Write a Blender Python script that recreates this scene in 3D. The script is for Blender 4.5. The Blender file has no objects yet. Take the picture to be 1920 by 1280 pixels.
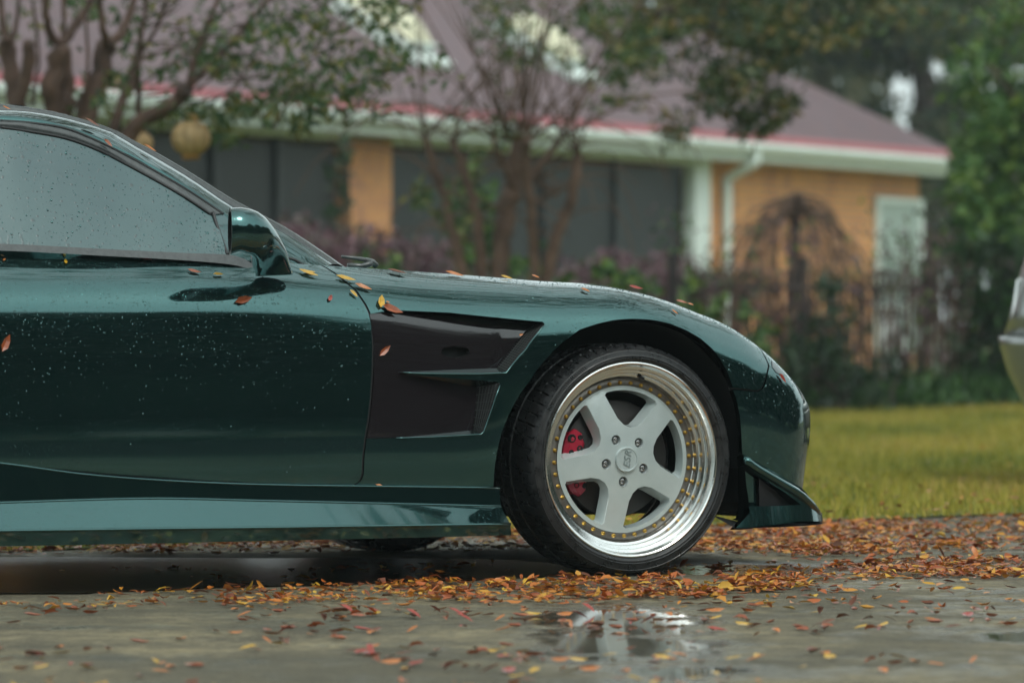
import bpy, math, random
import numpy as np
from mathutils import Vector, Matrix
from mathutils.geometry import delaunay_2d_cdt
random.seed(7); RNG = np.random.default_rng(7)
scene = bpy.context.scene
R = math.radians

# ------------------------------------------------------------------ camera
FPX, CAMH, HORY = 8840.0, 0.706, 600.0
cam_data = bpy.data.cameras.new('camera'); cam = bpy.data.objects.new('camera', cam_data)
scene.collection.objects.link(cam); scene.camera = cam
cam.location = (0, 0, CAMH); cam.rotation_euler = (R(90), 0, 0)
cam_data.sensor_width = 36; cam_data.lens = FPX/1920*36
cam_data.shift_y = -(640-HORY)/1920
cam_data.clip_start = 0.5; cam_data.clip_end = 3000
cam_data.dof.use_dof = True; cam_data.dof.focus_distance = 12.75; cam_data.dof.aperture_fstop = 4.0

# ------------------------------------------------------------------ sky, sun, exposure
world = bpy.data.worlds.new('World'); scene.world = world; world.use_nodes = True
wn = world.node_tree.nodes; wl = world.node_tree.links; wn.clear()
sky = wn.new('ShaderNodeTexSky'); sky.sky_type = 'NISHITA'; sky.sun_disc = False
SUN_EL, SUN_AZ = 52, 150            # azimuth clockwise from +Y
sky.sun_elevation = R(SUN_EL); sky.sun_rotation = R(SUN_AZ); sky.dust_density = 4; sky.air_density = 1.0; sky.ozone_density = 1
hsv = wn.new('ShaderNodeHueSaturation'); hsv.inputs['Saturation'].default_value = 0.22
tint = wn.new('ShaderNodeMix'); tint.data_type = 'RGBA'; tint.blend_type = 'MULTIPLY'
tint.inputs['Factor'].default_value = 1; tint.inputs['B'].default_value = (0.92, 1.03, 1.01, 1)
bg = wn.new('ShaderNodeBackground'); bg.inputs['Strength'].default_value = 0.12
wo = wn.new('ShaderNodeOutputWorld')
cloudmix = wn.new('ShaderNodeMix'); cloudmix.data_type = 'RGBA'; cloudmix.inputs['Factor'].default_value = .6
cloudmix.inputs['B'].default_value = (6.6, 6.8, 6.9, 1)      # even overcast cloud layer over the sky
wl.new(sky.outputs[0], hsv.inputs['Color']); wl.new(hsv.outputs[0], cloudmix.inputs['A']); wl.new(cloudmix.outputs['Result'], tint.inputs['A'])
wl.new(tint.outputs['Result'], bg.inputs['Color']); wl.new(bg.outputs[0], wo.inputs[0])
sd = bpy.data.lights.new('sun', 'SUN'); so = bpy.data.objects.new('sun', sd); scene.collection.objects.link(so)
sd.energy = 0.55; sd.angle = R(20); sd.color = (1, 0.97, 0.90)
so.rotation_euler = (R(90-SUN_EL), 0, R(180-SUN_AZ))
scene.view_settings.view_transform = 'Standard'; scene.view_settings.look = 'None'
scene.view_settings.exposure = 0.64; scene.view_settings.gamma = 1
scene.view_settings.use_curve_mapping = False
try:
    scene.cycles.max_bounces = 8; scene.cycles.transparent_max_bounces = 8
except Exception: pass

# ------------------------------------------------------------------ helpers
COL = scene.collection
def at(px, py, d):                       # photo pixel + distance -> world point
    return Vector(((px-960)/FPX*d, d, CAMH+(HORY-py)/FPX*d))
def ground_at(px, py):
    d = FPX*CAMH/(py-HORY); return Vector(((px-960)/FPX*d, d, 0))
def tag(o, label=None, cat=None, group=None, kind=None):
    if label: o['label'] = label
    if cat: o['category'] = cat
    if group: o['group'] = group
    if kind: o['kind'] = kind
    return o
def empty(name, loc, rz=0):
    o = bpy.data.objects.new(name, None); COL.objects.link(o); o.location = loc; o.rotation_euler = (0, 0, rz)
    o.empty_display_size = .1
    return o
def mk(name, V, F, mat, parent=None, smooth=False, normals=None, attr=None):
    me = bpy.data.meshes.new(name)
    V = np.asarray(V, dtype=np.float32).reshape(-1, 3)
    if isinstance(F, np.ndarray):
        nf, k = F.shape
        me.vertices.add(len(V)); me.vertices.foreach_set('co', V.ravel())
        me.loops.add(nf*k); me.loops.foreach_set('vertex_index', F.ravel().astype(np.int32))
        me.polygons.add(nf); me.polygons.foreach_set('loop_start', np.arange(0, nf*k, k, dtype=np.int32))
        me.update(calc_edges=True)
    else:
        me.from_pydata([tuple(map(float, v)) for v in V], [], F)
    if smooth: me.polygons.foreach_set('use_smooth', [True]*len(me.polygons))
    if attr is not None:
        a = me.color_attributes.new('Col', 'BYTE_COLOR', 'POINT') if False else me.attributes.new('rnd', 'FLOAT', 'POINT')
        a.data.foreach_set('value', np.asarray(attr, dtype=np.float32))
    if mat is not None: me.materials.append(mat)
    me.update()
    if normals is not None:
        me.normals_split_custom_set_from_vertices([tuple(n) for n in normals])
    o = bpy.data.objects.new(name, me); COL.objects.link(o)
    if parent is not None: o.parent = parent
    return o
class MB:
    def __init__(s): s.V = []; s.F = []
    def add(s, V, F):
        b = len(s.V); s.V += [tuple(v) for v in V]; s.F += [tuple(i+b for i in f) for f in F]; return s
    def box(s, c, size, rot=None, bev=0.0):
        x, y, z = [k/2 for k in size]; V = []; F = []
        b = min(bev, x, y, z)
        if b <= 0:
            V = [Vector((i*x, j*y, k*z)) for i in (-1, 1) for j in (-1, 1) for k in (-1, 1)]
            F = [(0,1,3,2),(4,6,7,5),(0,4,5,1),(2,3,7,6),(0,2,6,4),(1,5,7,3)]
        else:
            idx = {}
            for i in (-1, 1):
                for j in (-1, 1):
                    for k in (-1, 1):
                        for ax in range(3):
                            p = [i*(x-b), j*(y-b), k*(z-b)]; p[ax] = (i*x, j*y, k*z)[ax]
                            idx[(i, j, k, ax)] = len(V); V.append(Vector(p))
            g = lambda i, j, k, a: idx[(i, j, k, a)]
            for q in (-1, 1):
                F.append((g(q,-1,-1,0), g(q,1,-1,0), g(q,1,1,0), g(q,-1,1,0))[::q])
                F.append((g(-1,q,-1,1), g(-1,q,1,1), g(1,q,1,1), g(1,q,-1,1))[::q])
                F.append((g(-1,-1,q,2), g(1,-1,q,2), g(1,1,q,2), g(-1,1,q,2))[::q])
            for i in (-1, 1):
                for j in (-1, 1):
                    F.append((g(i,j,-1,0), g(i,j,1,0), g(i,j,1,1), g(i,j,-1,1))[::i*j])
                    F.append((g(i,-1,j,0), g(i,-1,j,2), g(i,1,j,2), g(i,1,j,0))[::i*j])
                    F.append((g(-1,i,j,1), g(1,i,j,1), g(1,i,j,2), g(-1,i,j,2))[::i*j])
                    for k in (-1, 1):
                        F.append((g(i,j,k,0), g(i,j,k,1), g(i,j,k,2))[::i*j*k])
        if rot is not None: V = [rot @ v for v in V]
        c = Vector(c); return s.add([v+c for v in V], F)
    def tube(s, P, rad, seg=8, cap=True, flat=None):
        P = [Vector(p) for p in P]; n = len(P)
        if not hasattr(rad, '__len__'): rad = [rad]*n
        T = [(P[min(i+1, n-1)]-P[max(i-1, 0)]).normalized() for i in range(n)]
        up = Vector((0, 0, 1)) if abs(T[0].z) < .9 else Vector((1, 0, 0))
        a = T[0].cross(up).normalized(); V = []; F = []
        for i in range(n):
            a = (a - T[i]*a.dot(T[i])).normalized(); b = T[i].cross(a)
            for k in range(seg):
                t = 2*math.pi*k/seg
                V.append(P[i] + (a*math.cos(t) + b*math.sin(t))*rad[i])
        for i in range(n-1):
            for k in range(seg):
                k2 = (k+1) % seg; F.append((i*seg+k, i*seg+k2, (i+1)*seg+k2, (i+1)*seg+k))
        if cap: F.append(tuple(range(seg))[::-1]); F.append(tuple((n-1)*seg+k for k in range(seg)))
        return s.add(V, F)
    def lathe(s, prof, seg=24, M=None, close=False, a0=0, a1=2*math.pi):   # prof [(r,h)], axis = z of M
        V = []; F = []; n = len(prof); full = abs(a1-a0-2*math.pi) < 1e-6
        cnt = seg if full else seg+1
        for k in range(cnt):
            t = a0+(a1-a0)*k/seg
            for r, h in prof: V.append(Vector((r*math.cos(t), r*math.sin(t), h)))
        for k in range(seg):
            k2 = (k+1) % cnt
            for i in range(n-1): F.append((k*n+i, k2*n+i, k2*n+i+1, k*n+i+1))
            if close: F.append((k*n+n-1, k2*n+n-1, k2*n, k*n))
        if M is not None: V = [M @ v for v in V]
        return s.add(V, F)
    def build(s, name, mat, parent=None, smooth=False): return mk(name, s.V, s.F, mat, parent, smooth)
def strip_between(A, B, n, m=1, flip=False):   # ruled patch between two 3D polylines
    def res(P, n):
        P = np.array([tuple(p) for p in P]); L = np.r_[0, np.cumsum(np.linalg.norm(np.diff(P, axis=0), axis=1))]
        t = np.linspace(0, L[-1], n); return np.stack([np.interp(t, L, P[:, k]) for k in range(3)], 1)
    a, b = res(A, n), res(B, n); V = []; F = []
    for j in range(m+1):
        V += list(a*(1-j/m)+b*(j/m))
    for j in range(m):
        for i in range(n-1):
            f = (j*n+i, j*n+i+1, (j+1)*n+i+1, (j+1)*n+i); F.append(f[::-1] if flip else f)
    return V, F
def smooth_poly(P, k=6):                      # catmull-rom resample of a 2D/3D polyline
    P = np.array([tuple(p) for p in P], float); n = len(P); out = []
    for i in range(n-1):
        p0, p1, p2, p3 = P[max(i-1, 0)], P[i], P[i+1], P[min(i+2, n-1)]
        for j in range(k):
            t = j/k
            out.append(.5*((2*p1)+(-p0+p2)*t+(2*p0-5*p1+4*p2-p3)*t*t+(-p0+3*p1-3*p2+p3)*t**3))
    out.append(P[-1]); return np.array(out)

# ------------------------------------------------------------------ materials
class NT:
    def __init__(s, name):
        s.m = bpy.data.materials.new(name); s.m.use_nodes = True; s.t = s.m.node_tree; s.n = s.t.nodes; s.l = s.t.links
        s.b = s.n['Principled BSDF']
    def node(s, ty, **kw):
        n = s.n.new(ty)
        for k, v in kw.items():
            if k in n.inputs: n.inputs[k].default_value = v
            else: setattr(n, k, v)
        return n
    def link(s, a, b): s.l.new(a, b)
    def set(s, **kw):
        for k, v in kw.items():
            k = k.replace('_', ' '); s.b.inputs[k].default_value = v
        return s
    def coord(s, which='Object', scale=None):
        c = s.node('ShaderNodeTexCoord').outputs[which]
        if scale is not None:
            mp = s.node('ShaderNodeMapping'); mp.inputs['Scale'].default_value = scale; s.link(c, mp.inputs[0]); c = mp.outputs[0]
        return c
    def noise(s, scale, detail=4, rough=.5, co=None, out='Fac'):
        n = s.node('ShaderNodeTexNoise', Scale=scale, Detail=detail, Roughness=rough)
        if co is not None: s.link(co, n.inputs['Vector'])
        return n.outputs[out]
    def ramp(s, fac, stops):
        r = s.node('ShaderNodeValToRGB'); e = r.color_ramp.elements
        while len(e) < len(stops): e.new(.5)
        for i, (p, c) in enumerate(stops):
            e[i].position = p; e[i].color = (c, c, c, 1) if not hasattr(c, '__len__') else (*c[:3], 1)
        s.link(fac, r.inputs[0]); return r.outputs[0]
    def mix(s, f, a, b, blend='MIX'):
        n = s.node('ShaderNodeMix'); n.data_type = 'RGBA'; n.blend_type = blend
        for inp, v in ((n.inputs[0], f), (n.inputs[6], a), (n.inputs[7], b)):
            if hasattr(v, 'is_linked'): s.link(v, inp)
            elif inp is n.inputs[0]: inp.default_value = v
            else: inp.default_value = (*v[:3], 1)
        return n.outputs[2]
    def math(s, op, a, b=0.0, clamp=False):
        n = s.node('ShaderNodeMath'); n.operation = op; n.use_clamp = clamp
        for inp, v in ((n.inputs[0], a), (n.inputs[1], b)):
            if hasattr(v, 'is_linked'): s.link(v, inp)
            else: inp.default_value = v
        return n.outputs[0]
    def bump(s, h, strength=.3, dist=.01):
        b = s.node('ShaderNodeBump', Strength=strength, Distance=dist); s.link(h, b.inputs['Height']); s.link(b.outputs[0], s.b.inputs['Normal']); return b
def simple(name, col, rough=.5, metal=0, coat=0, nscale=None, namt=.25, bump=0, spec=.5):
    t = NT(name); t.set(Roughness=rough, Metallic=metal)
    t.b.inputs['Coat Weight'].default_value = coat; t.b.inputs['Coat Roughness'].default_value = .05
    t.b.inputs['Specular IOR Level'].default_value = spec
    if nscale:
        co = t.coord('Object'); n = t.noise(nscale, 5, .6, co)
        c = t.ramp(n, [(.3, [k*(1-namt) for k in col]), (.7, [min(1, k*(1+namt)) for k in col])])
        t.link(c, t.b.inputs['Base Color'])
        if bump: t.bump(n, .5, bump)
    else: t.b.inputs['Base Color'].default_value = (*col, 1)
    return t.m
def droplet_height(t, co, scale, thr=.25):
    v = t.node('ShaderNodeTexVoronoi', Scale=scale); t.link(co, v.inputs['Vector'])
    d = t.ramp(v.outputs['Distance'], [(0.0, 1.0), (thr, 0.0)])
    r = t.ramp(v.outputs['Color'], [(.45, 0.0), (.6, 1.0)])
    return t.math('MULTIPLY', d, r)
def paint_mat(name, base, metal=.9, rough=.16, bead=1.0, coat=1.0):
    t = NT(name); t.set(Metallic=metal, Roughness=rough)
    t.b.inputs['Coat Weight'].default_value = coat; t.b.inputs['Coat Roughness'].default_value = .04
    co = t.coord('Object')
    fl = t.noise(900, 1, .5, co)
    c = t.ramp(fl, [(.3, [k*.8 for k in base]), (.7, [k*1.2 for k in base])])
    t.link(c, t.b.inputs['Base Color'])
    h1 = droplet_height(t, co, 95, .22); h2 = droplet_height(t, co, 210, .3)
    st = t.noise(1.0, 2, .5, t.coord('Object', (150, 150, 6)))
    big = t.noise(7, 2, .5, co)
    h = t.math('ADD', t.math('MULTIPLY', h1, 1.0), t.math('MULTIPLY', h2, .5))
    h = t.math('ADD', h, t.math('MULTIPLY', st, .10))
    h = t.math('ADD', h, t.math('MULTIPLY', big, .5))
    sx_ = t.node('ShaderNodeSeparateXYZ'); t.link(t.node('ShaderNodeNewGeometry').outputs['Normal'], sx_.inputs[0])
    h = t.math('MULTIPLY', h, t.math('ADD', t.math('MULTIPLY', sx_.outputs[2], .9, True), .28))
    t.bump(h, .5*bead, .0010)
    return t.m
M = {}
M['paint'] = paint_mat('teal_metallic_paint', (.040, .122, .120), metal=.92, rough=.08)
M['panel'] = paint_mat('vent_floor_dark_reflection', (.014, .011, .013), metal=.0, rough=.06)  # dark brown reflection in the vent recess is put into this colour
M['rubber'] = simple('rubber_seal', (.012, .013, .014), .45)
M['trim'] = simple('black_wet_trim', (.05, .055, .055), .22, 0, .6, 60, .3)
M['black'] = simple('matte_black_liner', (.006, .0065, .007), .8, nscale=14, namt=.3)
def tyre_mat():
    t = NT('tyre_rubber'); co = t.coord('Object'); n = t.noise(40, 5, .65, co)
    t.link(t.ramp(n, [(.3, (.010, .011, .012)), (.7, (.026, .026, .027))]), t.b.inputs['Base Color'])
    t.link(t.ramp(n, [(.35, .20), (.65, .52)]), t.b.inputs['Roughness']); t.bump(t.math('ADD', t.noise(120, 3, .6, co), droplet_height(t, co, 160, .3)), .5, .0012); return t.m
M['tyre'] = tyre_mat()
def wheel_white():
    t = NT('white_wheel_paint'); co = t.coord('Object')
    t.link(t.ramp(t.noise(9, 4, .6, co), [(.3, (.50, .575, .57)), (.7, (.61, .68, .67))]), t.b.inputs['Base Color'])
    t.set(Roughness=.22, Metallic=.25); t.b.inputs['Coat Weight'].default_value = 1.0
    t.bump(t.math('ADD', droplet_height(t, co, 150, .3), t.math('MULTIPLY', droplet_height(t, co, 330, .3), .5)), .5, .0009); return t.m
M['wheelw'] = wheel_white()
def polished():
    t = NT('polished_lip'); co = t.coord('Object'); t.set(Metallic=1.0, Base_Color=(.86, .86, .84, 1))
    n = t.noise(70, 4, .7, co); t.link(t.ramp(n, [(.3, .10), (.75, .26)]), t.b.inputs['Roughness'])
    t.bump(t.math('ADD', droplet_height(t, co, 170, .3), t.math('MULTIPLY', n, .2)), .35, .0008); return t.m
M['lip'] = polished()
M['gold'] = simple('gold_bolt_metal', (.50, .31, .07), .38, 1)
M['steel'] = simple('dark_steel', (.35, .34, .32), .35, 1, nscale=60)
M['disc'] = simple('brake_disc_iron', (.030, .027, .025), .5, .4, nscale=20)
M['nut'] = simple('chrome_nut', (.5, .5, .5), .2, 1)
M['caliper'] = simple('red_caliper_paint', (.36, .010, .035), .3, 0, .6)
def glass_mat():
    t = NT('misted_side_glass'); co = t.coord('Object')
    a = t.noise(1.6, 4, .6, co)
    base = t.ramp(a, [(.3, (.026, .074, .082)), (.5, (.038, .098, .102)), (.7, (.062, .130, .130))])
    v = t.node('ShaderNodeTexVoronoi', Scale=75); t.link(co, v.inputs['Vector'])
    r = t.ramp(v.outputs['Color'], [(.44, 0.0), (.58, 1.0)]); d = t.ramp(v.outputs['Distance'], [(.13, 1.0), (.30, 0.0)])
    drops = t.math('MULTIPLY', d, r)
    v2 = t.node('ShaderNodeTexVoronoi', Scale=26); t.link(co, v2.inputs['Vector']); wob = t.noise(160, 2, .5, co)
    d2 = t.ramp(t.math('ADD', v2.outputs['Distance'], t.math('MULTIPLY', wob, .16)), [(.18, 1.0), (.27, 0.0)]); drops = t.math('MAXIMUM', drops, t.math('MULTIPLY', d2, t.ramp(v2.outputs['Color'], [(.62, 0.0), (.7, .8)])))
    fine_ = t.noise(300, 2, .6, co); drops = t.math('MAXIMUM', drops, t.ramp(fine_, [(.66, 0.0), (.74, .5)]))
    run = t.ramp(t.noise(1, 3, .6, t.coord('Object', (70, 70, 4))), [(.60, 0.0), (.67, 1.0)])
    msk = t.ramp(t.noise(3.5, 2, .5, co), [(.42, 0.0), (.6, .8)])
    drops = t.math('MAXIMUM', drops, t.math('MULTIPLY', run, msk))
    c = t.mix(t.math('MULTIPLY', drops, .92), base, (.02, .035, .037)); t.link(c, t.b.inputs['Base Color'])
    t.set(Roughness=.28); t.b.inputs['Coat Weight'].default_value = 1; t.b.inputs['Coat Roughness'].default_value = .02
    t.bump(drops, .5, .001); return t.m
M['glass'] = glass_mat()
M['wglass'] = simple('windscreen_glass', (.02, .026, .026), .08, 0, 1, 50, .3)
M['white'] = simple('white_house_paint', (.74, .82, .77), .45, nscale=3, namt=.08)
M['cream'] = simple('cream_siding_paint', (.66, .63, .45), .6, nscale=3, namt=.08)
M['red'] = simple('red_drip_edge', (.40, .12, .14), .5, nscale=5, namt=.15)
def brick_mat():
    t = NT('orange_brick'); co = t.coord('Object')
    mp = t.node('ShaderNodeMapping'); mp.inputs['Rotation'].default_value = (R(90), 0, 0); t.link(co, mp.inputs[0])
    b = t.node('ShaderNodeTexBrick', Scale=1.0); b.inputs['Brick Width'].default_value = .21; b.inputs['Row Height'].default_value = .075
    b.inputs['Mortar Size'].default_value = .010; b.inputs['Color1'].default_value = (.74, .31, .10, 1); b.inputs['Color2'].default_value = (.60, .24, .10, 1)
    b.inputs['Mortar'].default_value = (.30, .24, .18, 1); t.link(mp.outputs[0], b.inputs['Vector'])
    n = t.noise(1.6, 4, .6, co); c = t.mix(t.ramp(n, [(.40, 0.0), (.62, .6)]), b.outputs['Color'], (.80, .40, .14)); c = t.mix(t.ramp(t.noise(2.7, 5, .7, co), [(.50, 0.0), (.66, .6)]), c, (.36, .18, .13)); t.link(c, t.b.inputs['Base Color'])
    t.set(Roughness=.85); t.bump(b.outputs['Fac'], -.6, .008); return t.m
M['brick'] = brick_mat()
def shingle_mat():
    t = NT('roof_shingles'); co = t.coord('Object')
    b = t.node('ShaderNodeTexBrick', Scale=1.0); b.inputs['Brick Width'].default_value = .32; b.inputs['Row Height'].default_value = .14
    b.inputs['Mortar Size'].default_value = .006; b.inputs['Color1'].default_value = (.130, .066, .070, 1); b.inputs['Color2'].default_value = (.115, .064, .074, 1)
    b.inputs['Mortar'].default_value = (.05, .035, .04, 1); t.link(co, b.inputs['Vector'])
    n = t.noise(.9, 5, .65, co); c = t.mix(t.ramp(n, [(.4, 0.0), (.75, .6)]), b.outputs['Color'], (.155, .095, .105)); t.link(c, t.b.inputs['Base Color'])
    t.set(Roughness=.55); t.bump(b.outputs['Fac'], -.5, .01); return t.m
M['shingle'] = shingle_mat()
M['screen'] = simple('dark_porch_screen', (.009, .012, .013), .5, nscale=1.2, namt=.4)
M['screenf'] = simple('dark_porch_frame', (.025, .03, .032), .5)
M['blind'] = simple('pale_window_blind', (.50, .60, .56), .5, nscale=2, namt=.1)
M['iron'] = simple('wrought_iron', (.030, .020, .020), .6, nscale=20)
M['bark'] = simple('crape_myrtle_bark', (.115, .066, .044), .8, nscale=7, namt=.5, bump=.01)
M['bark_shade'] = simple('shaded_myrtle_bark', (.098, .056, .040), .8, nscale=7, namt=.6, bump=.01)  # darker copy of the myrtle bark, with shade put into the colour
M['bark2'] = simple('dark_bark', (.085, .055, .045), .85, nscale=5, namt=.5, bump=.02)
M['barkg'] = simple('mossy_bark', (.20, .19, .11), .85, nscale=3, namt=.4, bump=.02)
M['lant'] = simple('gold_lantern_fabric', (.52, .36, .18), .6, 0, 0, 25, .35)
M['lantd'] = simple('gold_lantern_collar', (.40, .21, .06), .5, .2, 0, 25, .25)
M['cord'] = simple('dark_cord', (.02, .02, .018), .8)
M['silver'] = simple('silver_car_paint', (.34, .35, .345), .3, .7, .8)
M['tail'] = simple('red_tail_lamp', (.35, .01, .02), .15, 0, 1)
M['chairw'] = simple('white_resin', (.72, .74, .74), .45, nscale=6, namt=.08)
M['lens'] = simple('smoked_lens', (.02, .05, .05), .06, 0, 1)
def leaf_mat(name, cols, rough=.45, trans=.25, spec=.4, dark=None):
    """leaf colour from a per-leaf random attribute"""
    t = NT(name); a = t.node('ShaderNodeAttribute'); a.attribute_name = 'rnd'
    n = len(cols); st = [(i/(n-1) if n > 1 else 0, c) for i, c in enumerate(cols)]
    r = t.ramp(a.outputs['Fac'], st); t.link(r, t.b.inputs['Base Color']); t.set(Roughness=rough)
    t.b.inputs['Specular IOR Level'].default_value = spec
    if trans:
        tr = t.node('ShaderNodeBsdfTranslucent'); t.link(r, tr.inputs['Color']); mx = t.node('ShaderNodeMixShader'); mx.inputs[0].default_value = trans
        t.link(t.b.outputs[0], mx.inputs[1]); t.link(tr.outputs[0], mx.inputs[2]); t.link(mx.outputs[0], t.n['Material Output'].inputs[0])
    return t.m
M['leaf_myrtle'] = leaf_mat('myrtle_leaves', [(.020, .050, .014), (.045, .10, .025), (.075, .13, .035), (.22, .19, .04)])
M['leaf_bright'] = leaf_mat('bright_leaves', [(.015, .040, .012), (.035, .095, .020), (.08, .17, .03), (.18, .25, .04)])
M['leaf_far'] = leaf_mat('hazed_far_leaves', [(.035, .055, .030), (.055, .085, .040), (.09, .12, .05), (.20, .16, .06)])  # lighter than the oak leaves: distance haze is put into the colour
M['leaf_dark'] = leaf_mat('dark_evergreen_leaves', [(.012, .028, .012), (.022, .05, .018), (.035, .07, .022)])
M['leaf_oak'] = leaf_mat('oak_leaves', [(.025, .048, .018), (.045, .08, .024), (.08, .11, .028), (.24, .16, .04)])
M['leaf_purple'] = leaf_mat('purple_hedge_leaves', [(.08, .04, .05), (.16, .08, .10), (.24, .13, .15), (.07, .09, .04)])
M['twig'] = leaf_mat('bare_twigs', [(.07, .035, .035), (.14, .08, .075)], .8, 0)
M['grass'] = leaf_mat('lawn_grass_blades', [(.12, .16, .022), (.30, .29, .036), (.46, .38, .055), (.50, .34, .10)], .6, .3)
FALL = {'orange': (.56, .17, .025), 'yellow': (.66, .38, .035), 'rust': (.36, .085, .025), 'red': (.38, .05, .03), 'brown': (.19, .06, .025)}
def fall_mat(k, c):
    t = NT(k+'_fallen_leaf'); co = t.coord('Object'); n = t.noise(45, 3, .6, co)
    t.link(t.ramp(n, [(.3, [q*.65 for q in c]), (.6, c), (.85, [min(1, q*1.25) for q in c])]), t.b.inputs['Base Color'])
    t.set(Roughness=.3); t.b.inputs['Coat Weight'].default_value = .35; return t.m
for k, c in FALL.items(): M['fall_'+k] = fall_mat(k, c)
M['fall_mix'] = leaf_mat('fallen_leaf_litter', [(.12, .04, .018), (.30, .07, .022), (.46, .115, .025), (.56, .18, .028), (.58, .24, .03), (.66, .40, .045)], .3, .12)
# ================================================================== GREEN SPORTS CAR
YAW = R(27.0); CA, SA = math.cos(YAW), math.sin(YAW); WREF = .86
W0 = np.array([(1184-960)/FPX*13.0, 13.0])
FV = np.array([CA, SA]); NV = np.array([SA, -CA])
CO = W0 - WREF*NV
car = empty('sports_car', (CO[0], CO[1], 0), YAW)
tag(car, 'dark teal two-door sports coupe with white five-spoke wheels, wet with rain and dotted with leaves', 'car')
def wxyz(P):                         # local (X,w,z) rows -> world
    P = np.atleast_2d(P); xy = CO + P[:, :1]*FV + P[:, 1:2]*NV
    return np.c_[xy, P[:, 2]]
def proj(P):
    w = wxyz(P); return np.c_[960+FPX*w[:, 0]/w[:, 1], HORY-FPX*(w[:, 2]-CAMH)/w[:, 1]]
def on_plane(px, py, w):             # pixel -> (X,w,z) on plane at lateral w
    tx = (px-960)/FPX; tz = (HORY-py)/FPX
    y = ((w-WREF) + W0[0]*SA - W0[1]*CA)/(tx*SA-CA)
    X = (tx*y-W0[0])*CA + (y-W0[1])*SA
    return np.array([X, w, CAMH+tz*y])
def L(P): P = np.atleast_2d(P); return np.c_[P[:, 0], -P[:, 1], P[:, 2]]   # (X,w,z) -> local xyz

# ---- body side surface: columns (X, w) in plan, nine rows (z, inset d)
ZD = [.22,.36,.50,.62,.695,.750,.800,.838,.866]; DD = [.002,-.003,-.001,.001,.006,.015,.046,.095,.130]
ZC = [.20,.36,.50,.61,.675,.725,.775,.812,.835]; DC = [.004,-.003,-.001,.001,.007,.024,.074,.14,.21]
ZF = [.20,.36,.50,.62,.68,.722,.758,.785,.797]; DF = [.03,.01,.0,.001,.005,.026,.07,.135,.22]
Z3 = [.16,.33,.46,.56,.62,.66,.70,.727,.74];   D3 = [.02,.006,0,.004,.013,.037,.075,.13,.20]
Z45= [.13,.29,.42,.51,.565,.605,.645,.672,.688]; D45= [.02,.006,0,.004,.013,.035,.07,.12,.19]
Z6 = [.13,.27,.38,.465,.512,.545,.574,.594,.606]; D6 = [.02,.005,0,.003,.012,.03,.06,.10,.16]
Z67= [.13,.265,.365,.445,.485,.513,.538,.556,.568]
Z75= [.13,.26,.355,.425,.462,.484,.503,.518,.528]; D67= [.04,.02,.005,.005,.022,.048,.082,.125,.18]
D75= [.075,.043,.014,.010,.036,.072,.115,.16,.21]
Z83= [.13,.26,.35,.42,.455,.475,.493,.506,.515]; D83= [.075,.043,.014,.010,.036,.075,.12,.17,.23]
STN = [(-3.42,.70,ZD,DD),(-3.30,.80,ZD,DD),(-3.0,.865,ZD,DD),(-2.42,.885,ZD,DD),(-2.0,.872,ZD,DD),(-1.6,.860,ZD,DD),(-1.15,.858,ZD,DD),
       (-.80,.862,[(a+b)/2 for a,b in zip(ZD,ZC)],[(a+b)/2 for a,b in zip(DD,DC)]),(-.50,.872,ZC,DC),(-.22,.884,[(a+b)/2 for a,b in zip(ZC,ZF)],[(a+b)/2 for a,b in zip(DC,DF)]),
       (.05,.889,ZF,DF),(.28,.882,Z3,D3),(.44,.853,Z45,D45),(.57,.80,Z6,D6),(.662,.715,Z67,D67),(.712,.612,Z75,D75),(.748,.455,Z75,D75),(.771,.24,Z83,D83),(.778,0,Z83,D83)]
PX = np.array([s[0] for s in STN]); PW = np.array([s[1] for s in STN])
AL = np.r_[0, np.cumsum(np.hypot(np.diff(PX), np.diff(PW)))]; AMAX = AL[-1]
ZT = np.array([s[2] for s in STN]); DT = np.array([s[3] for s in STN])
def herm(xk, Y, x):
    x = np.clip(np.asarray(x, float), xk[0], xk[-1]); i = np.clip(np.searchsorted(xk, x, 'right')-1, 0, len(xk)-2)
    m = np.zeros_like(Y); h = np.diff(xk); dl = np.diff(Y, axis=0)/(h[:, None] if Y.ndim > 1 else h)
    hh = h[:, None] if Y.ndim > 1 else h
    m[1:-1] = (dl[:-1]*hh[1:]+dl[1:]*hh[:-1])/(hh[1:]+hh[:-1]); m[0] = dl[0]; m[-1] = dl[-1]
    H = h[i]; t = (x-xk[i])/H
    if Y.ndim > 1: H = H[:, None]; t = t[:, None]
    return (2*t**3-3*t**2+1)*Y[i]+(t**3-2*t**2+t)*H*m[i]+(-2*t**3+3*t**2)*Y[i+1]+(t**3-t**2)*H*m[i+1]
BK = np.arange(9.0); BS = .085           # b is stored in metres-ish: b = row*BS
def row_interp(T, a, b):                 # T [stations, rows]
    rows = herm(AL, T, a); r = np.clip(b/BS, 0, 8); i = np.clip(r.astype(int), 0, 7); t = r-i
    n = np.arange(len(a)); g = lambda k: rows[n, np.clip(k, 0, 8)]
    p0, p1, p2, p3 = g(i-1), g(i), g(i+1), g(i+2)
    return .5*((2*p1)+(-p0+p2)*t+(2*p0-5*p1+4*p2-p3)*t*t+(-p0+3*p1-3*p2+p3)*t**3)
def plan(a):
    C = herm(AL, np.c_[PX, PW], a); e = 1e-3
    T = herm(AL, np.c_[PX, PW], np.clip(a+e, 0, AMAX))-herm(AL, np.c_[PX, PW], np.clip(a-e, 0, AMAX))
    T /= np.linalg.norm(T, axis=1)[:, None]
    return C, np.c_[-T[:, 1], T[:, 0]]    # outward normal (X,w)
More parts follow.
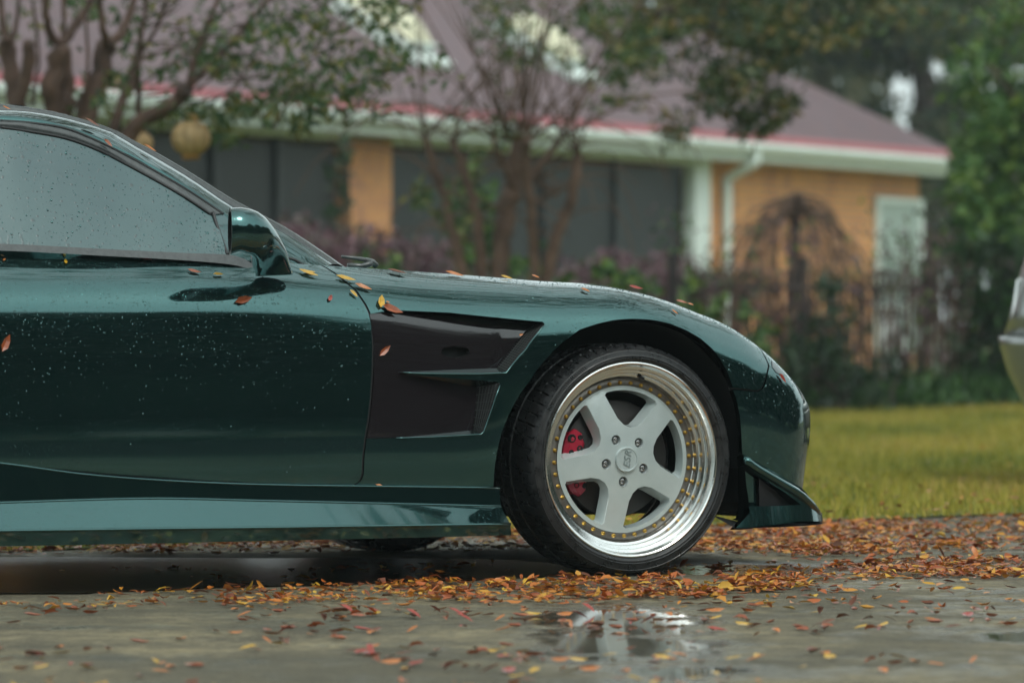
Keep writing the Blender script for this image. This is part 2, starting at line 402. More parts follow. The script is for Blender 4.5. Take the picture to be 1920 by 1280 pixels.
def S0(a, b):
    a = np.atleast_1d(np.asarray(a, float)); b = np.atleast_1d(np.asarray(b, float))
    C, n = plan(a); z = row_interp(ZT, a, b); d = row_interp(DT, a, b)
    return np.c_[C-n*d[:, None], z]
def Snorm(a, b, e=2e-3):
    a = np.atleast_1d(np.asarray(a, float)); b = np.atleast_1d(np.asarray(b, float))
    ta = S0(np.clip(a+e, 0, AMAX), b)-S0(np.clip(a-e, 0, AMAX), b); tb = S0(a, np.clip(b+e, 0, 8*BS))-S0(a, np.clip(b-e, 0, 8*BS))
    n = np.cross(tb, ta); n /= np.linalg.norm(n, axis=1)[:, None]+1e-12
    C, pn = plan(a); s = np.sign((n[:, :2]*pn).sum(1)+n[:, 2]*.3); s[s == 0] = 1
    return n*s[:, None]                   # (X,w,z), outward
def a_of_X(X): return float(np.interp(X, PX, AL))
A_GAP = a_of_X(-.80)
def depth_fn(a): return .050*np.clip((a-A_GAP)/.40, 0, 1)
def S(a, b, off=0.0, deep=False):
    P = S0(a, b)
    a = np.atleast_1d(np.asarray(a, float))
    o = np.full(len(a), off, float) - (depth_fn(a) if deep else 0)
    if deep or off: P = P+Snorm(a, b)*o[:, None]
    return P
def solve(fn, target, g, lo, hi, it=25):
    x = np.array(g, float)
    for _ in range(it):
        f = fn(x)-target
        if np.abs(f).max() < .02: break
        J = np.zeros((2, 2)); e = 1e-3
        for k in range(2):
            y = x.copy(); y[k] += e; J[:, k] = (fn(y)-fn(x))/e
        try: st = np.linalg.solve(J.T@J+np.eye(2)*1e-3*np.trace(J.T@J)*.01, J.T@f)
        except Exception: break
        x = np.clip(x-np.clip(st, -.08, .08), lo, hi)
    return x
LO = np.array([0, 0]); HI = np.array([AMAX, 8*BS])
def inv(pts, off=0.0, deep=False, g=None):
    out = []
    for px, py in pts:
        if g is None:
            q = on_plane(px, py, .84); g = np.array([a_of_X(min(q[0], .6)), BS*float(np.interp(q[2], ZF, range(9)))])
        x = solve(lambda v: proj(S(v[:1], v[1:], off, deep))[0], np.array([px, py], float), g, LO, HI, 40)
        out.append(x); g = x
    return np.array(out)
def inv_xz(pts):
    out = []
    for X, z in pts:
        g = np.array([a_of_X(X), BS*float(np.interp(z, ZD, range(9)))])
        out.append(solve(lambda v: (S0(v[:1], v[1:])[0][[0, 2]])*1000, np.array([X, z])*1000, g, LO, HI, 40))
    return np.array(out)
def inside(P, poly):
    x, y = P[:, 0], P[:, 1]; c = np.zeros(len(P), bool); n = len(poly); j = n-1
    for i in range(n):
        xi, yi = poly[i]; xj, yj = poly[j]
        c ^= ((yi > y) != (yj > y)) & (x < (xj-xi)*(y-yi)/(yj-yi+1e-15)+xi); j = i
    return c
def densify(poly, step, closed=True):
    out = []; n = len(poly)
    for i in range(n if closed else n-1):
        p, q = np.array(poly[i]), np.array(poly[(i+1) % n]); k = max(1, int(np.linalg.norm(q-p)/step))
        for j in range(k): out.append(p+(q-p)*j/k)
    if not closed: out.append(np.array(poly[-1]))
    return np.array(out)
def tri_domain(outline, holes, step, edge=.012):
    polys = [densify(outline, edge)]+[densify(h, edge) for h in holes]
    V = []; E = []
    for p in polys:
        b = len(V); V += [tuple(q) for q in p]; E += [(b+i, b+(i+1) % len(p)) for i in range(len(p))]
    mn, mx = polys[0].min(0), polys[0].max(0)
    gx, gy = np.meshgrid(np.arange(mn[0]+step*.5, mx[0], step), np.arange(mn[1]+step*.5, mx[1], step))
    G = np.c_[gx.ravel(), gy.ravel()]; k = inside(G, polys[0])
    for h in polys[1:]: k &= ~inside(G, h)
    G = G[k]; B = np.array(V)
    if len(G):
        d = np.min(((G[:, None]-B[None])**2).sum(-1), axis=1); G = G[d > (step*.45)**2]
    allv = [Vector(v) for v in V]+[Vector(tuple(g)) for g in G]
    r = delaunay_2d_cdt(allv, E, [], 0, 1e-6)
    P = np.array([tuple(v) for v in r[0]]); F = [f for f in r[2] if len(f) == 3]
    c = np.array([P[list(f)].mean(0) for f in F]); k = inside(c, polys[0])
    for h in polys[1:]: k &= ~inside(c, h)
    return P, [f for f, q in zip(F, k) if q], polys
def panel(name, outline, holes, mat, step=.022, off=0.0, deep=False, flange=.018, parent=None, mirror=False, fn=None, nf=None, edge=.012):
    P, F, polys = tri_domain(outline, holes, step, edge)
    f3 = fn or (lambda a, b: S(a, b, off, deep)); n3 = nf or Snorm
    V = L(f3(P[:, 0], P[:, 1])); N = n3(P[:, 0], P[:, 1]); N = L(N)
    if deep:
        e = 2e-3; ta = f3(np.clip(P[:, 0]+e, 0, AMAX), P[:, 1])-f3(P[:, 0]-e, P[:, 1]); tb = f3(P[:, 0], P[:, 1]+e)-f3(P[:, 0], P[:, 1]-e)
        nn = np.cross(tb, ta); nn /= np.linalg.norm(nn, axis=1)[:, None]; nn = L(nn); N = nn*np.sign((nn*N).sum(1))[:, None]
    FF = []
    for f in F:
        a, b, c = V[list(f)]
        FF.append(f if np.dot(np.cross(b-a, c-a), N[f[0]]) > 0 else f[::-1])
    V = list(V); N = list(N)
    if flange:
        for p in polys:
            o = L(f3(p[:, 0], p[:, 1])); nn = L(n3(p[:, 0], p[:, 1])); i_ = o-nn*flange; b = len(V); n = len(p)
            V += list(o)+list(i_)
            t = np.roll(o, -1, 0)-np.roll(o, 1, 0); q = np.cross(t, nn); q /= np.linalg.norm(q, axis=1)[:, None]+1e-9
            N += list(q)+list(q)
            FF += [(b+i, b+(i+1) % n, b+n+(i+1) % n, b+n+i) for i in range(n)]
    o = mk(name, V, FF, mat, parent or car, True, N)
    if mirror:
        m = o.copy(); COL.objects.link(m); m.scale = (1, -1, 1)
    return o

TOPB = 8*BS
G_ = [(636,518),(648,529),(666,543),(675,556),(684,569),(693,588),(698,610),(700,650),(699,700),(696,745),(691,788),(685,822),(681,860),(680,889),(674,902),(664,909)]
gab = inv(G_, g=np.array([A_GAP, 6.5*BS]))
A_TOP = gab[0][0]-.03
arch_px = [(925,912),(927,880),(932,847),(940,812),(953,779),(967,752),(979,733),(994,713),(1010,689),(1033,663),(1056,641),(1087,617.5),(1119,607),(1150,600),(1180,597.5),(1204,598),(1227,600),(1258,607),(1289,620),(1313,634),(1336,654),(1352,676),(1364,698),(1374,726)]
ar = inv(arch_px, g=np.array([a_of_X(-.42), .6*BS]))
front_px = [(1374,726),(1382,752),(1387.5,781),(1390,814),(1392,851),(1394,893),(1394,935),(1387,972)]
fr = inv(front_px, g=ar[-1])
seam_px = [(1374,726),(1400,729),(1420,731.5),(1428,728),(1434,715),(1438,698),(1441,684)]
se = inv(seam_px, g=ar[-1])
notch_top = [(693,588),(725,583),(756,582),(844,586),(931.5,595),(1017,603),(1021,607),(1021,611),(985,656),(949,699),(940,700.5)]
fin_edge = [(899,701),(789,700),(762,698.5),(754,697.5),(762,700.5),(800,705),(860,710),(930,715),(936,717)]
notch_low = [(937,722),(922,767),(907,809),(902,814),(811,819),(739,821),(686,822)]
nt = inv(notch_top+fin_edge+notch_low, g=gab[5])
bot = inv([(672,914),(800,916),(925,917)], g=gab[-1])
gw = .0035
fo = [(A_TOP+gw, TOPB)] + [tuple(p+[gw, 0]) for p in gab[:6]] + [tuple(p+[gw, 0]) for p in nt[:1]] + [tuple(p) for p in nt[1:-1]] + [tuple(p+[gw, 0]) for p in gab[11:]] + \
     [tuple(p) for p in bot] + [tuple(p) for p in ar] + [tuple(p-[gw*.5, 0]) for p in se[1:]] + [(se[-1][0]+.012, TOPB)]
fender = panel('front_fender', fo, [], M['paint'], step=.018, edge=.008)
# door: front edge follows the gap; bottom edge swoops up towards the rear
door_bot = [(664,911),(560,908),(400,901),(200,887),(100,878),(0,866)]
db = inv(door_bot, g=gab[-1])
a_rear = a_of_X(-2.16)
do = [(a_rear, TOPB), (A_TOP-gw, TOPB)] + [tuple(p-[gw, 0]) for p in gab] + [tuple(p) for p in db] + [(a_of_X(-2.0), 1.7*BS), (a_of_X(-2.1), 2.6*BS), (a_rear, 4*BS)]
do = do[::-1]
door = panel('door', do, [], M['paint'], step=.03, mirror=True)
# mirrored plain far fender, quarter panels with rear arch
fplain = [(A_TOP+gw, TOPB), (A_TOP+gw, .3*BS)] + [tuple(p) for p in bot[-1:]] + [tuple(p) for p in ar] + [tuple(p) for p in se[1:]] + [(se[-1][0]+.012, TOPB)]
ff = panel('front_fender', fplain, [], M['paint'], step=.03); ff.scale = (1, -1, 1)
rear_arch = [(-2.425+.36*math.cos(t), .32+.36*math.sin(t)) for t in np.linspace(0, math.pi, 25)]
ra = inv_xz([(-2.065, .22)]+rear_arch+[(-2.785, .22)])
qo = [(0, TOPB), (a_rear-gw, TOPB), (a_rear-gw, 4*BS), (a_of_X(-2.11)-gw, 2.6*BS), (a_of_X(-2.01)-gw, 1.7*BS), (a_of_X(-1.85), 1.5*BS), (a_of_X(-1.85), 0)] + [tuple(p) for p in ra] + [(0, 0)]
panel('rear_quarter_panel', qo[::-1], [], M['paint'], step=.035, mirror=True)
# sill body behind the skirt (painted)
so_ = [(a_of_X(-2.0), .1), (a_of_X(-2.0), 1.9*BS)] + [tuple(p-[0, .006]) for p in db[::-1]] + [tuple(p-[0, .002]) for p in bot] + [(bot[-1][0], .0), (a_of_X(-2.0), 0)]
panel('sill', so_, [], M['paint'], step=.04, off=-.004, mirror=True)
# front bumper
bo = [tuple(p) for p in fr[1:]] + [(fr[-1][0]-.012, 0), (AMAX, 0), (AMAX, TOPB), (se[-1][0]+.012+gw*2, TOPB)] + [tuple(p+[gw*1.2, 0]) for p in se[::-1][:4]] + [tuple(p-[0, gw*1.6]) for p in se[:3][::-1]]
bumper = panel('front_bumper', bo, [], M['paint'], step=.02, mirror=True)
# black backing just under every shut line
def seam_line(pts, off=-.012, r=.009):
    P = densify(pts, .02, False); Q = L(S(P[:, 0], P[:, 1], off)); return MB().tube([Vector(q) for q in Q], r, 6)
for pts in ([(A_TOP, TOPB)]+[tuple(p) for p in gab], [tuple(p) for p in se]+[(se[-1][0]+.014, TOPB)], [tuple(p) for p in db]):
    seam_line(pts).build('shut_line_seal', M['rubber'], car, True)

# ---- recessed side vent behind the front wheel
deepinv = lambda pts, g=None: inv(pts, 0, True, g if g is not None else gab[7])
floor_px = [(693,589),(756,583.5),(844,591),(931,601),(1004,609),(986,620),(958,655),(931,690),(918,712),(894,726),(891,765),(887,806),(811,814),(740,820.5),(686,821)]
fl = deepinv(floor_px, gab[5]); fl = np.r_[fl, gab[7:12][::-1]+[gw, 0]]
hole_px = [(829,655),(834,650.5),(850,649.5),(858,647.5),(868,650),(878,653),(881,660),(877,666),(866,668.5),(858,671),(848,671.5),(838,668),(830,665),(828,660)]
hl = deepinv(hole_px, fl[2])
ins = panel('vent_floor', [tuple(p) for p in fl], [[tuple(p) for p in hl]], M['panel'], step=.02, deep=True, flange=.006, edge=.008)
C_ = hl.mean(0); hb = C_+(hl-C_)*1.4
mk('marker_lamp_recess', L(S(hb[:, 0], hb[:, 1], -.028, True)), [tuple(range(len(hb)))], M['black'], car)
hw = strip_between(L(S(hl[:, 0], hl[:, 1], 0, True)), L(S(hl[:, 0], hl[:, 1], -.028, True)), 24)
mk('marker_lamp_recess', hw[0], hw[1], M['black'], car)
def P_out(px): q = inv(px, g=nt[8]); return L(S(q[:, 0], q[:, 1]))
def P_in(px): q = deepinv(px, fl[5]); return L(S(q[:, 0], q[:, 1], 0, True))
def wall(name, o_px, i_px, mat, n=30):
    V, F = strip_between(P_out(o_px), P_in(i_px), n, 3); return mk(name, V, F, mat, car, True)
wall('vent_ceiling', [(725,583),(756,582),(844,586),(931.5,595),(1017,603)], [(725,585),(756,583.5),(844,591),(931,601),(1004,609)], M['paint'])
wall('vent_fin', [(949,699),(899,701),(789,700),(754,697.5)], [(931,690),(899,691),(789,695.5),(754,697.5)], M['paint'])
wall('vent_fin', [(936,716),(860,710),(800,705),(762,700.5)], [(894,726),(840,716),(800,709),(762,702)], M['paint'])
wall('vent_ledge', [(902,814),(811,819),(739,821)], [(887,806),(811,814),(740,820.5)], M['paint'])
def grille(o_px, i_px, cols, rows):
    V, F = strip_between(P_out(o_px), P_in(i_px), 16, 3); mk('vent_grille', V, F, M['black'], car, True)
    A_, B_ = P_out(o_px), P_in(i_px); V, _ = strip_between(A_, B_, 24, cols+1); V = np.array(V).reshape(cols+2, 24, 3); mb = MB()
    nrm = np.array([-.5, -.85, 0])*.002
    for c in range(1, cols+1): mb.tube([Vector(v+nrm) for v in V[c]], .0012, 5)
    for r in range(0, 24, max(1, 24//rows)): mb.tube([Vector(V[c][r]+nrm) for c in range(cols+2)], .0009, 4)
    o = mb.build('vent_grille_mesh', M['steel2'], car, True)
M['steel2'] = simple('dark_grille_bars', (.05, .055, .055), .35, .6)
grille([(1019,604),(1021,611),(985,656),(949,699)], [(1004,609),(986,620),(958,655),(931,690)], 5, 24)
grille([(937,718),(922,767),(907,809),(903,814)], [(894,726),(891,765),(887,806),(887,807)], 6, 6)
# thin bright lip along the vent edges
for e in ([(1021,609),(985,656),(949,699),(899,701),(789,700),(756,698)], [(937,722),(922,767),(907,809),(902,814),(811,819),(742,821)]):
    q = inv(e, g=nt[8]); P = L(S(densify(q, .02, False)[:, 0], densify(q, .02, False)[:, 1], .0005)); MB().tube([Vector(p) for p in P], .0022, 6).build('vent_edge_trim', M['paint'], car, True)

# ---- front lip with triangular duct
def LIPF(a, z):
    a = np.clip(a, 0, AMAX); C, n = plan(a); f_ = 1-.75*np.clip((a-a_of_X(.60))/.35, 0, 1); e = .022*f_+.02*f_*np.clip((.24-z)/.12, 0, 1)-.02*np.clip((z-.22)/.12, 0, 1)
    return np.c_[C+n*e[:, None], z]
def LIPN(a, z):
    C, n = plan(np.clip(a, 0, AMAX)); return np.c_[n*.97, np.full(len(a), .22)]
def lipinv(pts, g):
    out = []
    for p in pts:
        x = solve(lambda v: proj(LIPF(v[:1], v[1:]))[0], np.array(p, float), g, np.array([0, .05]), np.array([AMAX, .5]), 40); out.append(x); g = x
    return np.array(out)
g0 = np.array([a_of_X(.40), .3])
l1 = lipinv([(1394,851),(1418,865),(1477,899),(1503,914),(1522,938)], g0)
asil = l1[-1][0]+.10
l2 = lipinv([(1500,976.5),(1399,989),(1380,989)], np.array([l1[-1][0], .13]))
lo = [tuple(p) for p in l1]+[(asil-.045, .158), (AMAX, .150), (AMAX, .130), (asil, .134)]+[tuple(p) for p in l2]+[(l1[0][0]-.002, .17)]
hole = lipinv([(1396,869),(1418,889),(1460,915),(1502,946),(1450,948),(1396,949)], g0)
lipo = panel('front_lip', lo, [[tuple(p) for p in hole]], M['paint'], step=.02, flange=.03, fn=LIPF, nf=LIPN, edge=.01, mirror=True)
P = LIPF(l1[:, 0], l1[:, 1]); 
q1 = LIPF(l1[:4, 0], l1[:4, 1]); q2 = np.r_[lipinv([(1396,867),(1418,888),(1460,914),(1500,941)], g0)]; q2 = LIPF(q2[:, 0], q2[:, 1])
tipr = LIPF(np.array([asil-.05]), np.array([.158])); ridge = np.r_[(q1*.45+q2*.55), tipr]; aq_ = np.r_[l1[:4, 0], asil-.05]; C, n = plan(aq_); ridge[:, :2] += n*.002
MB().tube([Vector(p) for p in L(smooth_poly(ridge, 4))], [.007]+[.012]*14+[.008, .004], 10).build('lip_ridge', M['paint'], car, True)
du = inv([(1423,893),(1424,950),(1506,951)], .012, g=fr[5]); panel('lip_duct', [tuple(q) for q in du], [], M['black'], step=.02, off=.012, flange=.012)
zz = np.linspace(0, 1, 30); aa = l2[-1][0]+(AMAX-l2[-1][0])*zz
V, F = strip_between(L(LIPF(aa, np.full(30, .128))), L(S(aa, np.full(30, .0), -.06)), 30); mk('lip_underside', V, F, M['black'], car)
V, F = strip_between(L(LIPF(aa, np.full(30, .185))), L(S(aa, np.full(30, .75*BS), 0)), 30)

# corner lamp lens, headlight cover line
le = inv([(1447,676),(1456,683),(1466,692),(1474,702),(1466,704),(1456,698),(1448,688)], .0015, g=se[-1]); 
try: panel('corner_lamp', [tuple(p) for p in le], [], M['lens'], step=.01, off=.0015, flange=.003, edge=.006)
except Exception as ex: print('lens', ex)

# ---- side skirt
def line_w(pts, w): return np.array([on_plane(px, py, ww) for (px, py), ww in zip(pts, w if hasattr(w, '__len__') else [w]*len(pts))])
xs = [-400, -200, 0, 150, 300, 480, 700, 925]
def sk(ys, x_end, w0): 
    P = [on_plane(x, y, w0) for x, y in zip(xs[:-1]+[x_end], ys)]; return smooth_poly(np.array(P), 4)
top = sk([840,850,868,888,900,908,911.5,914.5], 936, .882)
upc = sk([952,948,942,937,934,938,943,949], 939, .886)
lwc = sk([1003,999,995,993,991,989,986,982.5], 957, .948)
btm = sk([1036,1030,1024,1021,1018,1014,1009,1003], 959, .943)
und = btm.copy(); und[:, 1] -= .12; und[:, 2] -= .002
tp0 = top.copy(); tp0[:, 1] -= .03
sm = MB()
prof = [tp0, top, upc, lwc, btm, und]
b = [p.copy() for p in prof]
for i in range(5):
    V, F = strip_between(L(prof[i]), L(prof[i+1]), 60, 1, True); sm.add(V, F)
sm.add([tuple(L(p[-1])[0]) for p in prof], [(0, 1, 2, 3, 4, 5)])
skirt = sm.build('side_skirt', M['paint'], car, True); md = skirt.modifiers.new('split', 'EDGE_SPLIT'); md.split_angle = R(14); m_ = skirt.copy(); COL.objects.link(m_); m_.scale = (1, -1, 1)
for ln, rr in ((upc, .003), (lwc, .0045), (top, .003)):
    MB().tube([Vector(p) for p in L(ln)], rr, 8).build('skirt_crease', M['paint'], car, True)

# ---- hood, windscreen, roof, pillars, glass
rows = []
ak = np.linspace(A_TOP+.0, AMAX-.02, 50); edge_ = S(ak, np.full(50, TOPB))
V = []; F = []; nw = 9
for e in edge_:
    for k in range(nw):
        t = k/(nw-1); w = e[1]*(1-2*t); V.append((e[0], -w, e[2]+.012*math.sin(math.pi*t)*1.2-.012*(math.sin(2*math.pi*t)**2)))
for i in range(49):
    for k in range(nw-1): F.append((i*nw+k, (i+1)*nw+k, (i+1)*nw+k+1, i*nw+k+1))
mk('hood', V, F, M['paint'], car, True)
def gl(pts, ws): return np.array([on_plane(px, py, w) for (px, py), w in zip(pts, ws)])
sil_px = [(0,195.5),(47,200),(109,211),(156,224),(211,242),(250,263),(297,288),(360,325),(431,370),(478,395),(541,429),(603,470),(646,500)]
sil_w  = [.44,.445,.45,.46,.47,.48,.49,.505,.525,.54,.56,.58,.60]
L3 = gl(sil_px, sil_w)
hi_px = [(0,205),(47,207),(109,217),(156,229),(211,247),(250,270),(297,296),(360,334),(420,375),(464,401),(509,423),(570,459),(625,495)]
L3b = gl(hi_px, [w+.015 for w in sil_w])
l2_px = [(0,217),(47,220),(94,228),(172,252),(234,283),(297,316),(360,353),(400,382),(431,404),(480,440),(530,468),(575,492),(606,504)]
L2 = gl(l2_px, [.555,.557,.56,.57,.585,.60,.61,.62,.63,.645,.66,.67,.68])
l1_px = [(0,227),(62,231.5),(125,242),(187,267),(250,299),(297,325),(350,356),(395,386),(419,402),(440,421),(480,452),(520,474),(560,498),(590,507)]
L1 = gl(l1_px, [.565,.567,.57,.58,.59,.605,.62,.63,.64,.65,.665,.675,.69,.70])
l0_px = [(0,238.6),(62,248),(125,260),(187,283),(240,310),(297,341),(350,372),(399,405)]
L0 = gl(l0_px, [.575,.577,.58,.588,.60,.62,.64,.655])
back = [(-2.25, -.005, .0), (-2.55, -.003, -.03), (-2.85, .02, -.12), (-3.15, .07, -.24), (-3.3, .12, -.33)]
def ext(Lx, dz=0): 
    p0 = Lx[0]; e = [(X, p0[1]+dw, p0[2]+z_*(1 if dz == 0 else dz)+.004) for X, dw, z_ in back[::-1]]; return np.r_[np.array(e), Lx]
L3e, L3be, L2e, L1e, L0e = [smooth_poly(ext(q), 5) for q in (L3, L3b, L2, L1, L0)]
def band(name, A_, B_, mat, n=70, bulge=0, m=3):
    V, F = strip_between(L(A_), L(B_), n, m); V = np.array(V)
    if bulge:
        for j in range(m+1): V[j*n:(j+1)*n] += np.array([.0, -.7, .7])*bulge*math.sin(math.pi*j/m)
    for s in (1, -1):
        V2 = V*[1, s, 1]; o = mk(name, V2, F, mat, car, True)
band('roof_rail', L3be, L3e, M['trim'], bulge=.004)
band('door_pillar', L2e, L3be, M['paint'], bulge=.005, m=5)
band('window_frame', L1e, L2e, M['paint'], bulge=.002)
# grey wet weatherstrip with dark lips
band('weatherstrip', L0e, smooth_poly(ext(L1[:9]), 5), M['trim'], bulge=.006, m=4)
for ln in (L0, L1[:9]):
    P = smooth_poly(ln, 5)
    MB().tube([Vector(p) for p in L(P)], .0048, 6).build('window_seal', M['rubber'], car, True)
# roof skin and windscreen
def across(name, edge3, mat, crown, n=13, fwd=0):
    V = []; F = []; k = len(edge3)
    for e in edge3:
        for j in range(n):
            t = j/(n-1); w = e[1]*(1-2*t); s = math.sin(math.pi*t); V.append((e[0]+fwd*s, -w, e[2]+crown*s))
    for i in range(k-1):
        for j in range(n-1): F.append((i*n+j, (i+1)*n+j, (i+1)*n+j+1, i*n+j+1))
    return mk(name, V, F, mat, car, True)
L3s = L3e
iw = int(np.argmin(np.abs(L3s[:, 0]-on_plane(250, 263, .54)[0])))
ib = int(np.argmin(np.abs(L3s[:, 0]+2.6)))
across('roof', L3s[ib:iw+1], M['paint'], .010); across('windscreen', L3s[iw:], M['wglass'], -.004, fwd=.10); across('rear_window', L3s[:ib+1], M['wglass'], .0)
# side glass
belt_px = [(0,458),(110,463),(220,469),(300,473),(345,475),(400,478),(426,480)]
BLT = gl(belt_px, [.735,.735,.734,.733,.732,.731,.73]); BLTe = smooth_poly(np.r_[np.array([(-3.0,.70,.93),(-2.6,.73,.915),(-2.25,.735,.908)]), BLT], 5)
L0g = smooth_poly(np.r_[ext(L0)[1:], gl([(412,432),(426,478)], [.69,.728])], 5)
V, F = strip_between(L(BLTe), L(L0g), 60, 14); V = np.array(V)
for s in (1, -1): mk('side_window', V*[1, s, 1], F, M['glass'], car, True)
P = gl([(399,398),(403,412),(412,440),(420,462),(427,478)], [.655,.665,.69,.71,.728]); MB().tube([Vector(p) for p in L(smooth_poly(P, 4))], .0052, 6).build('window_divider', M['rubber'], car, True)
V, F = strip_between(L(gl([(400,400),(412,436),(427,480)], [.65,.685,.725])), L(gl([(419,402),(450,432),(520,478)], [.64,.655,.675])), 14, 4); mk('sail_panel', V, F, M['sail'] if 'sail' in M else M['glass'], car, True)
V, F = strip_between(L(gl([(427,479),(480,492),(540,502),(600,512)], [.725,.73,.73,.72])), L(gl([(500,462),(535,483),(562,499),(604,510)], [.68,.68,.69,.70])), 14, 4); mk('sail_panel', V, F, M['paint'], car, True)
P = gl([(505,466),(537,482.5),(552,487),(567,496),(587,506),(604,513)], [.69,.69,.695,.70,.705,.71]); MB().tube([Vector(p) for p in L(smooth_poly(P, 4))], .0045, 6).build('window_seal', M['rubber'], car, True)
# belt moulding (two steps) between door skin and glass
a_ = np.linspace(0.05, A_TOP, 60); tops = S(a_, np.full(60, TOPB))
bt2 = smooth_poly(np.r_[np.array([(-3.0,.725,.905),(-2.6,.745,.895),(-2.25,.752,.892)]), gl([(0,470),(110,475),(220,481),(345,488),(440,497),(486,512)], [.752]*6)], 5)
bt1 = smooth_poly(np.r_[np.array([(-3.0,.705,.932),(-2.6,.735,.917),(-2.25,.74,.910)]), gl([(0,457),(110,462),(220,468),(345,474),(440,479),(478,498)], [.74]*6)], 5)
V, F = strip_between(L(bt2), L(bt1), 60, 2); mk('belt_moulding', V, F, M['trim'], car, True); mk('belt_moulding', np.array(V)*[1, -1, 1], F, M['trim'], car, True)
V, F = strip_between(L(tops), L(bt2), 60, 2); mk('door_top', V, F, M['paint'], car, True); mk('door_top', np.array(V)*[1, -1, 1], F, M['paint'], car, True)
af = np.linspace(A_TOP, a_of_X(-.45), 30); tf = S(af, np.full(30, TOPB)); cowl = tf.copy(); cowl[:, 1] = .45; cowl[:, 2] += .006
V, F = strip_between(L(bt2[-8:]), L(np.array([tf[0], tf[6]])), 8, 2)
V, F = strip_between(L(np.array([bt2[-1], tops[-1]])), L(gl([(604,513),(640,508)], [.70,.64])), 6, 3); mk('cowl_corner', V, F, M['paint'], car, True)
V, F = strip_between(L(gl([(478,498),(540,502),(606,509),(648,504)], [.74,.73,.70,.62])), L(gl([(486,514),(545,518),(606,519),(650,517)], [.752,.745,.735,.70])), 20, 4); mk('cowl_corner', V, F, M['paint'], car, True)
# cowl, wipers
cw = MB(); cw.box((-.64, 0, .815), (.16, 1.15, .03), None, .008); cw.build('cowl_panel', M['trim'], car)
wp = MB(); P = gl([(640,481),(665,484),(690,488),(699,492),(706,499)], [.36,.36,.36,.36,.36]); wp.tube([Vector(p) for p in L(P)], [.004,.005,.007,.009,.009], 8)
P2 = gl([(652,497),(676,499),(690,496),(697,493)], [.37,.37,.37,.37]); wp.tube([Vector(p) for p in L(P2)], [.006,.008,.009,.009], 8); wp.build('wiper_arm', M['trim'], car, True)
# underbody and inner structure
ub = MB(); ub.box((-1.75, 0, .215), (2.5, 1.50, .13), None, .02); ub.box((.1, 0, .30), (1.1, .8, .3), None, .03); ub.build('underbody', M['black'], car)
ib_ = MB(); ib_.box((-1.7, 0, .5), (1.6, 1.3, .5), None, .05); ib_.box((-.55, 0, .55), (.3, 1.25, .4), None, .04); ib_.build('cabin_floor', M['black'], car)
tb = MB(); tb.box((-3.36, 0, .55), (.08, 1.40, .60), None, .03); tb.build('tail_panel', M['paint'], car)
tb = MB(); tb.box((-3.35, 0, .88), (.2, 1.3, .03), None, .01); tb.build('tail_deck', M['paint'], car)
# wheel well liners: part cylinders
for cx, side in ((-.03, 1), (-.03, -1), (-2.425, 1), (-2.425, -1)):
    Mx = Matrix.Translation((cx, 0, .32)) @ Matrix.Rotation(R(90), 4, 'X')
    mb = MB(); r_ = .398
    h0, h1 = (.855, .50) if side == 1 else (-.855, -.50)
    mb.lathe([(r_, h0), (r_, h1), (.05, h1)] , 40, Mx, a0=R(-4), a1=R(184)); mb.build('wheel_liner', M['black'], car, True)

# ---- wing mirror: a shell of ellipses swept from glass to foot
mir_w = [.94,.94,.935,.925,.905,.88,.855,.83,.81]
ctr = [(434,434),(447,434),(464,435.5),(481,440),(494,452),(501,468),(506,484),(511,500),(515,516)]
hh = [((431,390),(431,478)),((452,389),(448,472)),((478,395),(461,476)),((497,409),(472,480)),((512,430),(476,487)),((522,450),(478,495)),((533,470),(479,503)),((541,494),(481,510)),((547,515),(481,518))]       # half-size in the side view, px
ang = [0,0,4,14,32,50,64,76,88]           # tilt of the section plane
hwid = [.070,.078,.082,.080,.072,.060,.046,.036,.03]
secs = []
for (cx, cy), w, h, an, hw_ in zip(ctr, mir_w, hh, ang, hwid):
    T_, B_ = on_plane(*h[0], w), on_plane(*h[1], w); c = (T_+B_)/2; d = (T_-B_)/2; h = 1.0; ring = []
    la = R(19)*max(0, 1-an/60)
    for k in range(28):
        q = 2*math.pi*k/28; cq, sq = math.cos(q), math.sin(q)
        e = .8
        ring.append(c + d*h*math.copysign(abs(cq)**e, cq) + np.array([-math.sin(la), math.cos(la), 0])*hw_*math.copysign(abs(sq)**e, sq))
    secs.append(np.array(ring))
sm_ = []
for i in range(28): sm_.append(smooth_poly(np.array([s[i] for s in secs]), 4))
sm_ = np.array(sm_).transpose(1, 0, 2); k = len(sm_); V = L(sm_.reshape(-1, 3)); F = []
for i in range(k-1):
    for j in range(28): F.append((i*28+j, i*28+(j+1) % 28, (i+1)*28+(j+1) % 28, (i+1)*28+j))
F.append(tuple((k-1)*28+j for j in range(28)))
mir = mk('wing_mirror', V, F, M['paint'], car, True)
rim0 = sm_[0]; cc = rim0.mean(0); inn = cc+(rim0-cc)*.86; inn2 = inn+np.array([.02, 0, 0])
V, F = strip_between(L(np.r_[rim0, rim0[:1]]), L(np.r_[inn, inn[:1]]), 57); mb = MB(); mb.add(V, F)
V, F = strip_between(L(np.r_[inn, inn[:1]]), L(np.r_[inn2, inn2[:1]]), 57); mb.add(V, F); mb.build('mirror_rim', M['rubber'], mir, True)
mk('mirror_glass', L(inn2), [tuple(range(28))], M['wglass'], mir)
m2 = mir.copy(); COL.objects.link(m2); m2.scale = (1, -1, 1)

